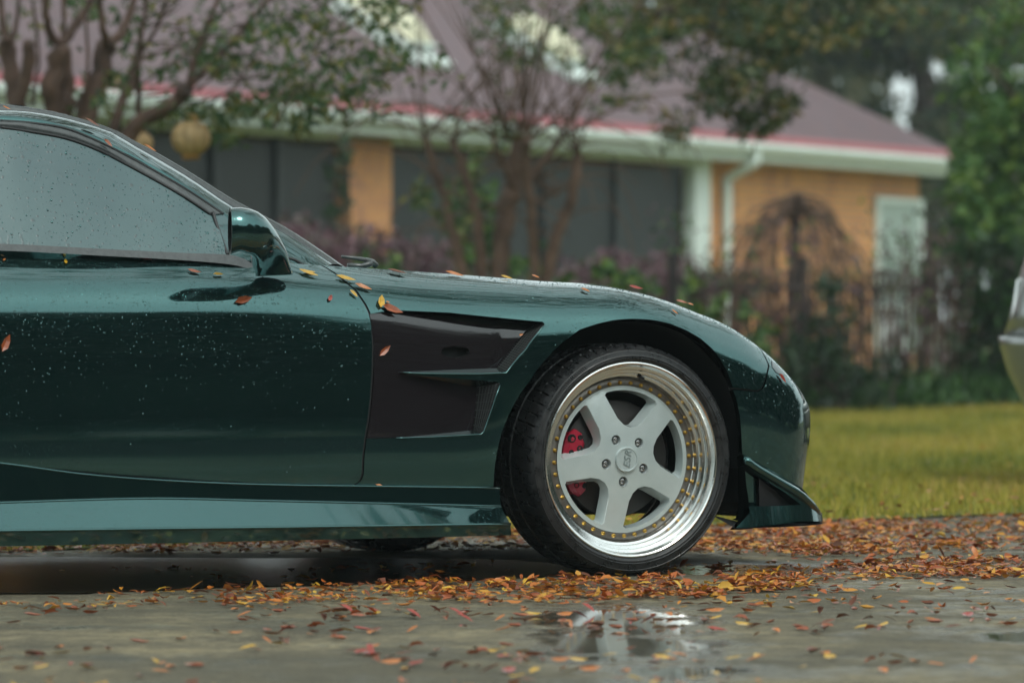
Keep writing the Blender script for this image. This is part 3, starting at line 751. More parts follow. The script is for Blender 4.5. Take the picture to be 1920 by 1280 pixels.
# ---- wheel
def wm(h=0.0): return Matrix.Rotation(R(90), 4, 'X')         # lathe z -> -y (outward on the near side)
def ring_pt(r, t, h): return (r*math.cos(t), -h, r*math.sin(t))
def face_h(r): return -.054+.024*(1-min(1, r/.2)**1.6)
def build_tyre(parent):
    prof = [(.262,-.030),(.268,-.006),(.272,.004),(.279,.009),(.284,.0085),(.286,.0105),(.289,.0085),(.297,.009),(.303,.0065),(.3045,.0075),(.307,.004),(.3125,-.003),(.3165,-.012),(.3192,-.024),(.3202,-.044),(.3203,-.046),(.3203,-.0485),(.3204,-.0495),(.3206,-.100),(.3166,-.102),(.3166,-.112),(.3206,-.114),(.3206,-.160),(.3166,-.162),(.3166,-.170),(.3200,-.172),(.3185,-.205),(.312,-.222),(.296,-.236),(.27,-.230),(.262,-.20)]
    NB = 62; angs = []; cut = []
    for b_ in range(NB):
        for f, c in ((0, 0), (.38, 0), (.76, 0), (.82, 1), (.91, 1)):
            angs.append(2*math.pi*(b_+f)/NB); cut.append(c)
    V = []; F = []; n = len(prof)
    for t, c in zip(angs, cut):
        for i, (r, h) in enumerate(prof):
            rr = r; tt = t
            if 11 <= i <= 14 or 17 <= i <= 18 or 21 <= i <= 22 or 25 <= i <= 27:
                if c: rr -= .0055 if i != 11 else .002
                tt += (h+.03)*.55
            if 7 <= i <= 8: rr += 0
            V.append((rr*math.cos(tt), -h, rr*math.sin(tt)))
    m = len(angs)
    for k in range(m):
        k2 = (k+1) % m
        for i in range(n-1): F.append((k*n+i, k*n+i+1, k2*n+i+1, k2*n+i))
    o = mk('tyre', V, F, M['tyre'], parent, True)
    md = o.modifiers.new('split', 'EDGE_SPLIT'); md.split_angle = R(38)
    # raised sidewall ribs
    rb = MB()
    for s0 in (R(120), R(300), R(20)):
        for q in range(26):
            t = s0+q*R(1.25)
            rb.tube([ring_pt(.288, t, .0092), ring_pt(.300, t+.012, .0092)], .0011, 4)
    tag(rb.build('sidewall_ribs', M['tyre'], parent), kind='stuff')
    return o
def build_wheel():
    mb = MB()
    prof = [(.262,-.045),(.268,-.008),(.2705,-.001),(.2695,.003),(.266,.004),(.2625,.002),(.2600,-.004),(.2565,-.010),(.2500,-.012),(.2490,-.022),(.2470,-.026),(.2400,-.028),(.2385,-.038),(.2365,-.042),(.2300,-.044),(.2285,-.052),(.2260,-.056),(.2240,-.0585)]
    prof = prof+[(.1995,-.060),(.197,-.075),(.212,-.11),(.220,-.19),(.228,-.205),(.222,-.206)]
    mb.lathe(prof, 128, wm()); w = mb.build('wheel', M['lip'], car, True)
    md = w.modifiers.new('split', 'EDGE_SPLIT'); md.split_angle = R(30)
    # bolt flange
    MB().lathe([(.2240,-.0575),(.2235,-.0560),(.2025,-.0560),(.200,-.058)], 96, wm()).build('bolt_flange', M['flange'], w, True)
    for k in range(40):
        t = 2*math.pi*k/40+.03; mbb = MB(); mt = Matrix.Translation(ring_pt(.2118, t, -.0565)) @ wm()
        mbb.lathe([(.0062, 0), (.0062, .0012), (.0048, .0018), (.0048, .0068), (.0036, .0082), (.0018, .0074), (0, .0074)], 8, mt)
        mbb.build('rim_bolt', M['gold'], w, True)
    # spoke face with five tapering windows
    tri = 72; wins = []; wback = []
    for s in range(5):
        tA = R(45+72*s); tB = R(45+72*(s+1))
        def edge_pt(t0, r, hw_, sg): 
            q = math.asin(min(.99, hw_/r)); return np.array([r*math.cos(t0+sg*q), r*math.sin(t0+sg*q)])
        def contour(dr, dw):
            hwf = lambda r: .0325-.0020*(r-.09)/.1+dw
            pts = []; ro = .1915-dr; rs = np.linspace(.116, ro-.006, 9)
            for r in rs: pts.append(edge_pt(tA, r, hwf(r), 1))
            qa = math.asin((.0305+dw)/ro)
            for q in np.linspace(tA+qa+.045, tB-qa-.045, 16): pts.append(np.array([ro*math.cos(q), ro*math.sin(q)]))
            for r in rs[::-1]: pts.append(edge_pt(tB, r, hwf(r), -1))
            a_, b_ = pts[-1], pts[0]; mid = (tA+tB)/2; c = np.array([math.cos(mid), math.sin(mid)])*(.070+dr*1.1)
            for t in (.25, .5, .75): pts.append((1-t)**2*a_+2*t*(1-t)*c+t*t*b_)
            return np.array(pts)
        wins.append(contour(0, 0)); wback.append(contour(.005, .013))
    lug = []
    for s in range(5):
        t = R(45+72*s)+R(2); c = np.array([.0615*math.cos(t), .0615*math.sin(t)]); lug.append(np.array([c+.0140*np.array([math.cos(q), math.sin(q)]) for q in np.linspace(0, 2*math.pi, 18, False)]))
    outer = [(.2035*math.cos(q), .2035*math.sin(q)) for q in np.linspace(0, 2*math.pi, 100, False)]
    P, F, polys = tri_domain(outer, [list(map(tuple, h)) for h in wins+lug], .011, .006)
    r = np.linalg.norm(P, axis=1); H = np.array([face_h(q) for q in r]); V = np.c_[P[:, 0], -H, P[:, 1]]
    dHr = np.array([(face_h(q+.001)-face_h(max(0, q-.001)))/.002 for q in r]); N = np.c_[-dHr*P[:, 0]/(r+1e-9), -np.ones(len(P)), -dHr*P[:, 1]/(r+1e-9)]; N /= np.linalg.norm(N, axis=1)[:, None]
    FF = []
    for f in F:
        a, b, c = V[list(f)]; FF.append(f if np.dot(np.cross(b-a, c-a), N[f[0]]) > 0 else f[::-1])
    sp = mk('spokes', V, FF, M['wheelw'], w, True, N)
    fm = MB()
    for fr_, bk in zip(wins, wback):
        n = len(fr_); A_ = [Vector((p[0], -face_h(np.hypot(*p)), p[1])) for p in fr_]
        mid = fr_*.88+bk*.12
        B_ = [Vector((p[0], -face_h(np.hypot(*p))+.003, p[1])) for p in mid]
        C_2 = [Vector((p[0], -face_h(np.hypot(*p))+.034, p[1])) for p in bk]
        for X_, Y_ in ((A_, B_), (B_, C_2)): fm.add(X_+Y_, [(i, (i+1) % n, n+(i+1) % n, n+i) for i in range(n)])
    fm.build('spoke_flanks', M['wheelw'], w, True)
    bm_ = MB()
    P2, F2, _ = tri_domain([(.2*math.cos(q), .2*math.sin(q)) for q in np.linspace(0, 2*math.pi, 60, False)], [list(map(tuple, h)) for h in wback], .03, .02)
    mk('spoke_back', np.c_[P2[:, 0], -np.array([face_h(np.hypot(*p)) for p in P2])+.034, P2[:, 1]], F2, M['steel'], w)
    for s in range(5):
        t = R(45+72*s)+R(2); cx, cz = .0615*math.cos(t), .0615*math.sin(t); h = face_h(.0615)
        mt = Matrix.Translation((cx, -h, cz)) @ wm()
        MB().lathe([(.0140, .0), (.0132, -.002), (.0128, -.022), (0, -.024)], 20, mt).build('lug_pocket', M['lugp'], w, True)
        MB().lathe([(.0092, -.022), (.0092, -.008), (.0080, -.005), (.0058, -.0045), (.0052, -.012), (0, -.013)], 6 if False else 12, mt).build('lug_nut', M['nut'], w)
    h = face_h(.03)
    capm = MB().lathe([(.0345, h-.004), (.0345, h+.006), (.0330, h+.0085), (.0300, h+.0085), (.0290, h+.0068), (.010, h+.0068), (0, h+.0068)], 48, wm())
    cap = capm.build('centre_cap', M['wheelw'], w, True); md = cap.modifiers.new('split', 'EDGE_SPLIT'); md.split_angle = R(30)
    cu = bpy.data.curves.new('cap_lettering', 'FONT'); cu.body = 'ESR'; cu.size = .029; cu.extrude = .0011; cu.shear = .35; cu.align_x = 'CENTER'; cu.align_y = 'CENTER'; cu.space_character = 1.12; cu.offset = .0003
    to = bpy.data.objects.new('tmp', cu); COL.objects.link(to); dg = bpy.context.evaluated_depsgraph_get(); me = bpy.data.meshes.new_from_object(to.evaluated_get(dg)); bpy.data.objects.remove(to)
    me.materials.clear(); me.materials.append(M['letters']); lt = bpy.data.objects.new('cap_lettering', me); COL.objects.link(lt); lt.parent = w
    lt.matrix_local = Matrix.Translation((0.001, -(h+.0072), 0)) @ Matrix.Rotation(R(90), 4, 'X') @ Matrix.Rotation(R(83), 4, 'Z')
    # valve stem
    t = R(78); MB().tube([ring_pt(.236, t, -.050), ring_pt(.232, t, -.035), ring_pt(.229, t-.01, -.022)], [.0055, .005, .004], 8).build('valve_stem', M['rubber'], w, True)
    build_tyre(w)
    return w
M['flange'] = simple('grey_bolt_flange', (.20, .185, .165), .4, .7, nscale=40, namt=.3)
M['lugp'] = simple('lug_pocket_paint', (.38, .42, .42), .5)
M['letters'] = simple('cap_letter_grey', (.20, .24, .235), .45)
wh = build_wheel(); wh.location = (0, -WREF, .3215)
def copy_wheel(o, loc, rz):
    c = o.copy(); COL.objects.link(c); c.location = loc; c.rotation_euler = (0, 0, rz)
    for ch in list(o.children):
        if ch.name.split('.')[0] in ('rim_bolt',): continue
        d = ch.copy(); COL.objects.link(d); d.parent = c
    return c
copy_wheel(wh, (0, WREF-.02, .3215), math.pi); copy_wheel(wh, (-2.425, -WREF, .3215), 0); copy_wheel(wh, (-2.425, WREF, .3215), math.pi)
# brake
for X_, s in ((0, 1), (0, -1), (-2.425, 1), (-2.425, -1)):
    Mx = Matrix.Translation((X_, -s*WREF, .3215)) @ Matrix.Rotation(0 if s == 1 else math.pi, 4, 'Z') @ wm()
    MB().lathe([(.163, -.125), (.163, -.098), (.160, -.096), (.095, -.096), (.090, -.090), (.080, -.075), (.03, -.073), (0, -.073)], 64, Mx).build('brake_disc', M['disc'], car, True)
    k = MB(); n = 22; V = []; F = []
    a0, a1 = R(147), R(221); prof = [(.112,-.128),(.112,-.082),(.122,-.074),(.158,-.074),(.170,-.084),(.172,-.128)]
    for i in range(n):
        t = a0+(a1-a0)*i/(n-1); taper = min(1, .5+.5*min(i, n-1-i)/3); nb = 1-.10*math.cos((i/(n-1)-.5)*6.28*1.0)
        for r_, h_ in prof: V.append((( (r_-.142)*taper+.142)*math.cos(t), ((r_-.142)*taper+.142)*math.sin(t), h_ if h_ < -.1 else -.1+(h_+.1)*taper*nb))
    p_ = len(prof)
    for i in range(n-1):
        for j in range(p_-1): F.append((i*p_+j, (i+1)*p_+j, (i+1)*p_+j+1, i*p_+j+1))
    F.append(tuple(range(p_))); F.append(tuple((n-1)*p_+j for j in range(p_)))
    V = [Mx @ Vector(v) for v in V]; cal = mk('brake_caliper', V, F, M['caliper'], car)
    if s == 1 and X_ == 0:
        for t, r_, sz in ((158, .158, .012), (166, .126, .009), (172, .150, .007), (198, .128, .013), (208, .150, .008), (214, .128, .008), (153, .135, .007)):
            mt = Mx @ Matrix.Translation((r_*math.cos(R(t)), r_*math.sin(R(t)), -.0735)); MB().lathe([(sz, -.004), (sz, .0018), (sz*.8, .0022), (sz*.6, -.0), (0, -.001)], 10, mt).build('caliper_bolt', M['black'], cal, True)
    MB().lathe([(.04, -.73), (.04, -.10)], 12, Mx).build('axle_hub', M['black'], car)

# ---- rain drops standing on the paint and glass (uncountable)
dv = []; df = []
def dome(c, n, r, k=6):
    n = Vector(n); t = n.cross(Vector((0, 0, 1))); t = t.normalized() if t.length > .1 else Vector((1, 0, 0)); b = n.cross(t); s0 = len(dv); c = Vector(c)
    sx = 1.0; sy = random.uniform(.9, 1.5)
    for rr, hh_ in ((1, 0), (.72, .38)):
        for i in range(k):
            q = 2*math.pi*i/k; dv.append(c+(t*math.cos(q)*sx+b*math.sin(q)*sy)*r*rr+n*r*hh_)
    dv.append(c+n*r*.55)
    for i in range(k):
        j = (i+1) % k; df.append((s0+i, s0+j, s0+k+j, s0+k+i)); df.append((s0+k+i, s0+k+j, s0+2*k))
na = 9500
aq = RNG.uniform(a_of_X(-2.0), a_of_X(.60), na); bq = np.clip(RNG.beta(2.2, 1.1, na), 0, 1)*8*BS
fo_d = np.array(fo); do_d = np.array(do); bo_d = np.array(bo); okk = inside(np.c_[aq, bq], fo_d) | inside(np.c_[aq, bq], do_d) | inside(np.c_[aq, bq], bo_d)
aq, bq = aq[okk], bq[okk]; Pq = L(S(aq, bq)); Nq = L(Snorm(aq, bq)); rq = RNG.lognormal(math.log(.00098), .45, len(aq))
for p_, n_, r_ in zip(Pq, Nq, rq): dome(p_, n_, min(float(r_), .0026))
# drops on the skirt
for _ in range(500):
    i = random.randrange(4, len(upc)-1); t = random.random(); p_ = upc[i]*(1-t)+lwc[i]*t; n_ = np.cross(lwc[i]-upc[i], upc[i+1 if i+1 < len(upc) else i]-upc[i]); n_ /= np.linalg.norm(n_)+1e-9
    if n_[1] < 0: n_ = -n_
    q = p_*(1)+(upc[min(i+1, len(upc)-1)]-upc[i])*random.random()
    dome(L(q)[0], L(n_)[0], random.uniform(.0008, .0018))
Vg = L0g; nn_s = 0
sideV, _f = strip_between(L(BLTe), L(L0g), 60, 14); sideV = np.array(sideV).reshape(15, 60, 3)
for _ in range(1500):
    j = random.randrange(14); i = random.randrange(16, 59); s_, t_ = random.random(), random.random()
    a0_, a1_, b0_, b1_ = sideV[j, i], sideV[j, i+1], sideV[j+1, i], sideV[j+1, i+1]; p_ = (a0_*(1-s_)+a1_*s_)*(1-t_)+(b0_*(1-s_)+b1_*s_)*t_
    n_ = np.cross(a1_-a0_, b0_-a0_); n_ /= np.linalg.norm(n_)+1e-12
    if n_[1] > 0: n_ = -n_
    dome(p_+n_*.0003, n_, min(.0034, random.lognormvariate(math.log(.0011), .5)))
    if random.random() < .05:       # a run of water below some drops
        for q_ in range(7): dome(p_+n_*.0003-np.array([0, -.35, .8])*.0028*(q_+1)*np.array([0, -1, 1])*np.array([1, 1, 1]), n_, .0007)
do_ = mk('rain_drops', [tuple(v) for v in dv], df, M['drop'] if 'drop' in M else M['paint'], car, True); tag(do_, kind='stuff')
# ================================================================== GROUND
def plane_mesh(name, pts, z, mat, kind='structure'):
    o = mk(name, [(p[0], p[1], z) for p in pts], [tuple(range(len(pts)))], mat); tag(o, kind=kind); return o
def concrete_mat():
    t = NT('wet_concrete'); co = t.coord('Object')
    big = t.noise(.9, 5, .6, co); mid = t.noise(3.2, 5, .65, t.coord('Object', (1, 1.6, 1))); fine = t.noise(140, 3, .7, co); sp = t.noise(480, 2, .7, co)
    c = t.ramp(mid, [(.34, (.09, .078, .055)), (.50, (.205, .170, .108)), (.68, (.37, .30, .17))])
    g2 = t.noise(24, 4, .75, co); c = t.mix(t.ramp(g2, [(.40, .7), (.54, 0.0)]), c, (.07, .062, .048)); c = t.mix(t.ramp(g2, [(.56, 0.0), (.68, .5)]), c, (.42, .37, .25))
    c = t.mix(t.ramp(big, [(.40, .75), (.56, 0.0)]), c, (.075, .068, .050))
    c = t.mix(t.ramp(fine, [(.45, .0), (.72, .55)]), c, (.42, .38, .28)); c = t.mix(t.ramp(sp, [(.36, .8), (.5, 0.0)]), c, (.03, .03, .025))
    w = t.math('ADD', t.math('MULTIPLY', t.noise(1.3, 4, .6, co), .6), t.math('MULTIPLY', t.noise(9, 4, .65, t.coord('Object', (1, .6, 1))), .4))
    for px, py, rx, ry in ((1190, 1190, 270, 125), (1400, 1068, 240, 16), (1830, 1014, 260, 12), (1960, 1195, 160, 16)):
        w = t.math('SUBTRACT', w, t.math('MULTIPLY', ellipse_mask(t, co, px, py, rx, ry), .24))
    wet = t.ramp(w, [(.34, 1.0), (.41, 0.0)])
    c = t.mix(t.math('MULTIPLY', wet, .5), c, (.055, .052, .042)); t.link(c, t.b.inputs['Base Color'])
    t.link(t.ramp(w, [(.33, .06), (.41, .34), (.52, .8)]), t.b.inputs['Roughness']); t.link(t.ramp(w, [(.30, .6), (.46, .12)]), t.b.inputs['Specular IOR Level'])
    t.bump(t.math('MULTIPLY', t.math('ADD', t.math('MULTIPLY', fine, .8), t.math('MULTIPLY', sp, .5)), t.math('SUBTRACT', 1.0, wet)), .7, .005); return t.m
def soil_mat():
    t = NT('lawn_soil'); co = t.coord('Object'); n = t.noise(2.5, 5, .65, co)
    t.link(t.ramp(n, [(.3, (.07, .088, .016)), (.55, (.15, .155, .026)), (.75, (.23, .19, .04))]), t.b.inputs['Base Color']); t.set(Roughness=.9)
    t.bump(t.noise(30, 4, .7, co), .8, .03); return t.m
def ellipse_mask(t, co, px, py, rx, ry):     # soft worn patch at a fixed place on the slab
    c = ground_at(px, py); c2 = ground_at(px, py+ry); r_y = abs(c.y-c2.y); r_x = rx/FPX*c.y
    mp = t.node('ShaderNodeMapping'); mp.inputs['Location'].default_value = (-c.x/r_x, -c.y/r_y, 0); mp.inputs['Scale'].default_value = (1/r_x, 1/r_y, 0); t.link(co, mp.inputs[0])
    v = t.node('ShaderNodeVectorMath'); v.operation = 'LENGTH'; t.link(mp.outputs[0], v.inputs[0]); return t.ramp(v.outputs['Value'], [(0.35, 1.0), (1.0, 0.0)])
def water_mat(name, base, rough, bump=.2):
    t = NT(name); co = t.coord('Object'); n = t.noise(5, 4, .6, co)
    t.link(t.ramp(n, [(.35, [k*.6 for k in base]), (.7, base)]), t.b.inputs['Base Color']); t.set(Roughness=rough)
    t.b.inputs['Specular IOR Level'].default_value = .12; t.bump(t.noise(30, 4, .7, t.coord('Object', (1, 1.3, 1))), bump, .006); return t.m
M['concrete'] = concrete_mat(); M['soil'] = soil_mat()
M['wet_shade'] = water_mat('puddle_water_and_shade', (.016, .017, .012), .24, 1.0); M['wet2'] = water_mat('thin_wet_film', (.16, .15, .11), .10, .5)
plane_mesh('ground', [(-900, -900), (900, -900), (900, 1500), (-900, 1500)], -.03, M['soil'])
GL, GR = ground_at(0, 1036), ground_at(1920, 964)
dv_ = (GR-GL).normalized(); nrmv = Vector((-dv_.y, dv_.x, 0))
e0, e1 = GL-dv_*40, GR+dv_*40
def slab(name, A, B, mat):      # driveway slab strips between cross joints, each a real piece
    return None
# driveway: concrete slabs with narrow recessed joints
base_pts = [e0, e1, e1-nrmv*60, e0-nrmv*60]
plane_mesh('driveway_base', [(p.x, p.y) for p in base_pts], -.018, M['soil'])
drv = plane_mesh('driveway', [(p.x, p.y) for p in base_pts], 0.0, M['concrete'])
added_road_m = NT('dark_mirrored_ground'); _co = added_road_m.coord('Object'); _n = added_road_m.noise(60, 4, .7, _co); added_road_m.link(added_road_m.ramp(_n, [(.3, (.022, .022, .021)), (.7, (.05, .048, .044))]), added_road_m.b.inputs['Base Color']); added_road_m.set(Roughness=.9, Specular_IOR_Level=.05); added_road_m.bump(_n, .8, .01)
r0_, r1_, r2_, r3_ = e0-nrmv*7.2, e1-nrmv*7.2, e1-nrmv*38, e0-nrmv*38
plane_mesh('road', [(p.x, p.y) for p in (r0_, r1_, r2_, r3_)], .006, added_road_m.m)  # unseen dark ground added so the lower door mirrors something dark
plane_mesh('lawn', [(e0.x, e0.y), (e1.x, e1.y), (e1+nrmv*60).xy[:], (e0+nrmv*60).xy[:]], 0.006, M['soil'])
rr_ = random.Random(3)
def ragged(px_pts, amp=.05, k=6):
    P = [ground_at(*p) for p in px_pts]; P.append(P[0]); out = smooth_poly(P, k)[:-1]; res = []
    for i, p in enumerate(out): res.append((p[0]+rr_.gauss(0, amp), p[1]+rr_.gauss(0, amp*.8)))
    return res
def shaded_puddle(pts, z, mat, amp): o = plane_mesh('shaded_puddle', ragged(pts, amp), z, mat); return o
shaded_puddle([(-300,1046),(300,1047),(900,1050),(1085,1062),(1060,1078),(800,1090),(400,1104),(0,1116),(-300,1124)], .004, M['wet_shade'], .025)  # wet strip under the coupe; its near-black also holds the car's shade

# ================================================================== LEAF CLOUDS, TREES
def cloud(name, P, size, mat, parent=None, aspect=.42, droop=0.0, rnd=None, kind=None, seed=1):
    g = np.random.default_rng(seed); P = np.asarray(P); n = len(P)
    d = g.normal(size=(n, 3)); d[:, 2] -= droop; d /= np.linalg.norm(d, axis=1)[:, None]
    s = g.normal(size=(n, 3)); s -= d*(s*d).sum(1)[:, None]; s /= np.linalg.norm(s, axis=1)[:, None]
    L_ = (size*g.uniform(.6, 1.35, n))[:, None]; W_ = L_*aspect*.5; nn = np.cross(d, s)
    V = np.stack([P, P+d*L_*.45+s*W_+nn*L_*.06, P+d*L_, P+d*L_*.45-s*W_+nn*L_*.06], 1).reshape(-1, 3)
    F = np.arange(n*4).reshape(n, 4); r = g.random(n) if rnd is None else rnd
    o = mk(name, V, F, mat, parent, attr=np.repeat(r, 4))
    if kind: tag(o, kind=kind)
    return o
def blob(g, c, r, n, hollow=.4):        # clumpy volume points
    k = max(6, n//60); cc = g.normal(size=(k, 3)); cc /= np.linalg.norm(cc, axis=1)[:, None]; cc *= (g.random((k, 1))**.4)*np.array(r)
    P = cc[g.integers(0, k, n)]+g.normal(size=(n, 3))*np.array(r)*.16; return P+np.array(c)
def px_blob(g, px, py, rx, ry, d, dd, n, clump=26):   # clumpy points round photo positions at distance d
    k = max(5, n//clump); u = g.normal(size=(k, 2)); rad = np.linalg.norm(u, axis=1); u = u/np.maximum(rad, 1)[:, None]*.9
    idx = g.integers(0, k, n); q = u[idx]+g.normal(size=(n, 2))*.16; dz = g.normal(size=k)[idx]*dd*.5+g.normal(size=n)*dd*.15+d
    return np.c_[(px+q[:, 0]*rx-960)/FPX*dz, dz, CAMH+(HORY-(py+q[:, 1]*ry))/FPX*dz]
def trunks(name, specs, d, mat, parent, seg=10):
    g = random.Random(hash(name) % 1000 if False else 5); mb = MB()
    for pts, r0, r1 in specs:
        P = []
        dz0 = g.uniform(-.5, .5)
        for i, (x, y) in enumerate(pts): P.append(at(x, y, d+dz0*i/len(pts)))
        P = smooth_poly(P, 5); n = len(P)
        rad = [(r0+(r1-r0)*i/(n-1))*(1+g.uniform(-.12, .12)) for i in range(n)]
        P = [Vector(p)+Vector((g.gauss(0, r0*.12), g.gauss(0, r0*.12), 0)) for p in P]
        t = MB().tube(P, rad, seg); t.build(name, mat, parent, True)
def rebase(root):   # children were made in world space; shift them to the root
    for c in root.children:
        c.location = -Vector(root.location)
g1 = np.random.default_rng(11)
# --- left crape myrtle
t1 = empty('crape_myrtle', (at(150, 860, 24).x, 24, 0)); tag(t1, 'multi-trunked crape myrtle with thick reddish trunks rising behind the coupe roof', 'tree')
trunks('trunk', [([(130,880),(60,400),(35,220),(20,130),(12,80)], 0.0612, 0.0432), ([(135,880),(95,420),(100,230),(98,160),(112,88)], 0.0648, 0.0504), ([(140,880),(118,430),(120,240),(122,170),(118,90)], 0.0576, 0.0396),
    ([(150,880),(140,430),(160,225),(185,150),(202,82)], 0.0684, 0.0540), ([(155,880),(190,430),(215,240),(243,160),(262,100)], 0.0360, 0.0230), ([(165,880),(200,420),(240,255),(315,202),(350,168)], 0.0504, 0.0374),
    ([(145,880),(60,500),(30,260),(48,150),(58,80)], 0.0432, 0.0324)], 24, M['bark_shade'], t1)
trunks('limb', [([(12,80),(5,40),(-10,-120)], 0.0216, 0.0130), ([(12,85),(30,50),(42,-80)], 0.0158, 0.0086), ([(112,88),(90,55),(84,0),(70,-150)], 0.0245, 0.0144), ([(112,88),(140,50),(170,0),(215,-130)], 0.0288, 0.0144), ([(118,92),(120,40),(118,-80)], 0.0158, 0.0086),
    ([(202,82),(190,40),(186,-90)], 0.0245, 0.0130), ([(202,82),(228,62),(252,0),(280,-120)], 0.0274, 0.0144), ([(263,240),(258,140),(266,60),(285,-60)], 0.0173, 0.0101), ([(350,168),(372,90),(408,0),(440,-100)], 0.0187, 0.0101), ([(350,168),(415,100),(465,42),(540,-40)], 0.0202, 0.0101),
    ([(350,168),(356,120),(330,40)], 0.0101, 0.0072), ([(160,215),(165,120),(160,0)], 0.0130, 0.0072), ([(60,200),(72,100),(60,0)], 0.0115, 0.0072), ([(262,100),(300,40),(330,-60)], 0.0115, 0.0072), ([(230,150),(270,110),(330,90),(390,60)], 0.0086, 0.0058)], 24, M['bark_shade'], t1)
tw = []
for k in range(60):
    x = g1.uniform(330, 800); y = g1.uniform(-40, 190); tw.append(([(x-g1.uniform(40, 130), y+g1.uniform(10, 90)), (x-20, y+15), (x, y)], .005, .002))
trunks('twig', tw[:1], 24, M['bark2'], t1, 5)
mbt = MB()
for pts, r0, r1 in tw[1:]:
    d_ = 24+g1.uniform(-.8, .8); mbt.tube([at(x, y, d_) for x, y in pts], [.006, .004, .002], 4)
tag(mbt.build('twigs', M['bark2'], t1), kind='stuff')
P = np.concatenate([px_blob(g1, 560, 60, 190, 140, 24, 1.0, 900), px_blob(g1, 660, 90, 170, 120, 24, 1.0, 560), px_blob(g1, 470, 170, 130, 60, 24, .8, 380), px_blob(g1, 300, 150, 150, 70, 24.5, .8, 260),
    px_blob(g1, 380, 60, 160, 90, 24, 1, 300), px_blob(g1, 110, 90, 130, 110, 25, 1, 220), px_blob(g1, 540, 205, 50, 40, 24, .5, 150), px_blob(g1, 430, 225, 60, 40, 24, .5, 160), px_blob(g1, 640, 190, 60, 30, 24, .5, 130), px_blob(g1, 280, -330, 800, 300, 24, 2, 900)])
cloud('foliage', P, .062, M['leaf_myrtle'], t1, droop=.5, kind='stuff', seed=2)
rebase(t1)
# --- middle crape myrtle, pollarded
t2 = empty('crape_myrtle', (at(955, 801, 31).x, 31, 0)); tag(t2, 'pollarded crape myrtle of bare brown trunks and thin upright shoots in front of the porch', 'tree')
trunks('trunk', [([(915,805),(870,540),(850,440),(835,380),(812,310),(798,258)], 0.0432, 0.0252), ([(925,805),(905,560),(895,410),(872,330),(848,262)], 0.0432, 0.0302), ([(945,805),(935,560),(945,430),(962,350),(975,262)], 0.0648, 0.0612),
    ([(965,805),(1000,540),(996,400),(985,310),(990,262)], 0.0360, 0.0324), ([(975,805),(1018,540),(1050,430),(1072,370),(1084,288)], 0.0504, 0.0331), ([(985,345),(1028,290),(1050,262)], 0.0252, 0.0202), ([(962,352),(940,300),(925,262)], 0.0245, 0.0180), ([(800,330),(820,300),(850,330)], 0.0072, 0.0072)], 31, M['bark'], t2)
mbt = MB(); shoots = [(848,262), (975,262), (990,262), (1084,288), (925,262), (798,258), (1050,262)]
for k in range(52):
    bx, by = shoots[g1.integers(0, 7)] if k > 14 else (g1.uniform(930, 1000), 265); ang_ = g1.normal(0, .45); ln = g1.uniform(120, 480); d_ = 31+g1.normal(0, .35)
    ex, ey = bx+math.sin(ang_)*ln, by-math.cos(ang_)*ln; mx_ = bx+math.sin(ang_)*ln*.5+g1.normal(0, 10)
    mbt.tube([at(bx, by, 31), at(mx_, (by+ey)/2, d_), at(ex, ey, d_)], [g1.uniform(.007, .012), .006, .003], 5)
for k in range(46):
    bx, by = shoots[g1.integers(0, 7)] if k % 2 else (g1.uniform(850, 1060), g1.uniform(330, 470)); s_ = g1.choice([-1, 1]); ln = g1.uniform(90, 330); d_ = 31+g1.normal(0, .35)
    mbt.tube([Vector(p) for p in smooth_poly([at(bx, by, 31), at(bx+s_*ln*.4, by-ln*.22, d_), at(bx+s_*ln*.8, by-ln*.2+g1.normal(0, 20), d_), at(bx+s_*ln, by+g1.normal(0, 50), d_)], 3)], list(np.linspace(.008, .003, 10)), 4)
tag(mbt.build('shoots', M['bark'], t2), kind='stuff')
P = np.concatenate([px_blob(g1, 850, 350, 70, 70, 31, .6, 170), px_blob(g1, 900, 200, 60, 90, 31, .6, 60), px_blob(g1, 1060, 60, 150, 80, 31, .9, 500), px_blob(g1, 1130, 110, 130, 90, 31, .9, 330), px_blob(g1, 860, 60, 120, 90, 31, .9, 160), px_blob(g1, 940, -200, 300, 160, 31, 1.5, 400)])
cloud('foliage', P, .065, M['leaf_myrtle'], t2, droop=.4, kind='stuff', seed=3); rebase(t2)
# --- overhanging oak branch (its tree stands right of the frame)
t3 = empty('oak_tree', (at(2320, 800, 33).x, 33, 0)); tag(t3, 'oak whose long leafy limb hangs in from the top right over the roof', 'tree')
trunks('trunk', [([(2320,800),(2310,300),(2260,-200),(2200,-600)], .32, .2)], 33, M['bark2'], t3, 14)
trunks('limb', [([(2260,-150),(2000,-180),(1700,-120),(1450,-60),(1300,0),(1200,40)], .14, .03), ([(1500,-70),(1480,20),(1440,110)], .03, .01), ([(1380,-40),(1330,60),(1290,140)], .025, .008), ([(1700,-120),(1650,-20),(1600,60)], .03, .01)], 33, M['bark2'], t3)
P = np.concatenate([px_blob(g1, 1330, 60, 150, 110, 33, 1.2, 1500), px_blob(g1, 1420, 150, 80, 90, 33, .8, 650), px_blob(g1, 1250, 150, 100, 100, 33, .8, 420), px_blob(g1, 1430, 215, 35, 30, 33, .4, 130), px_blob(g1, 1200, 20, 110, 60, 33, .9, 600), px_blob(g1, 1500, -10, 200, 90, 33, 1.3, 1700),
    px_blob(g1, 1250, -200, 380, 160, 33, 2, 800), px_blob(g1, 1750, -120, 350, 160, 33, 2, 1200)])
cloud('foliage', P, .085, M['leaf_oak'], t3, droop=.4, kind='stuff', seed=4); rebase(t3)
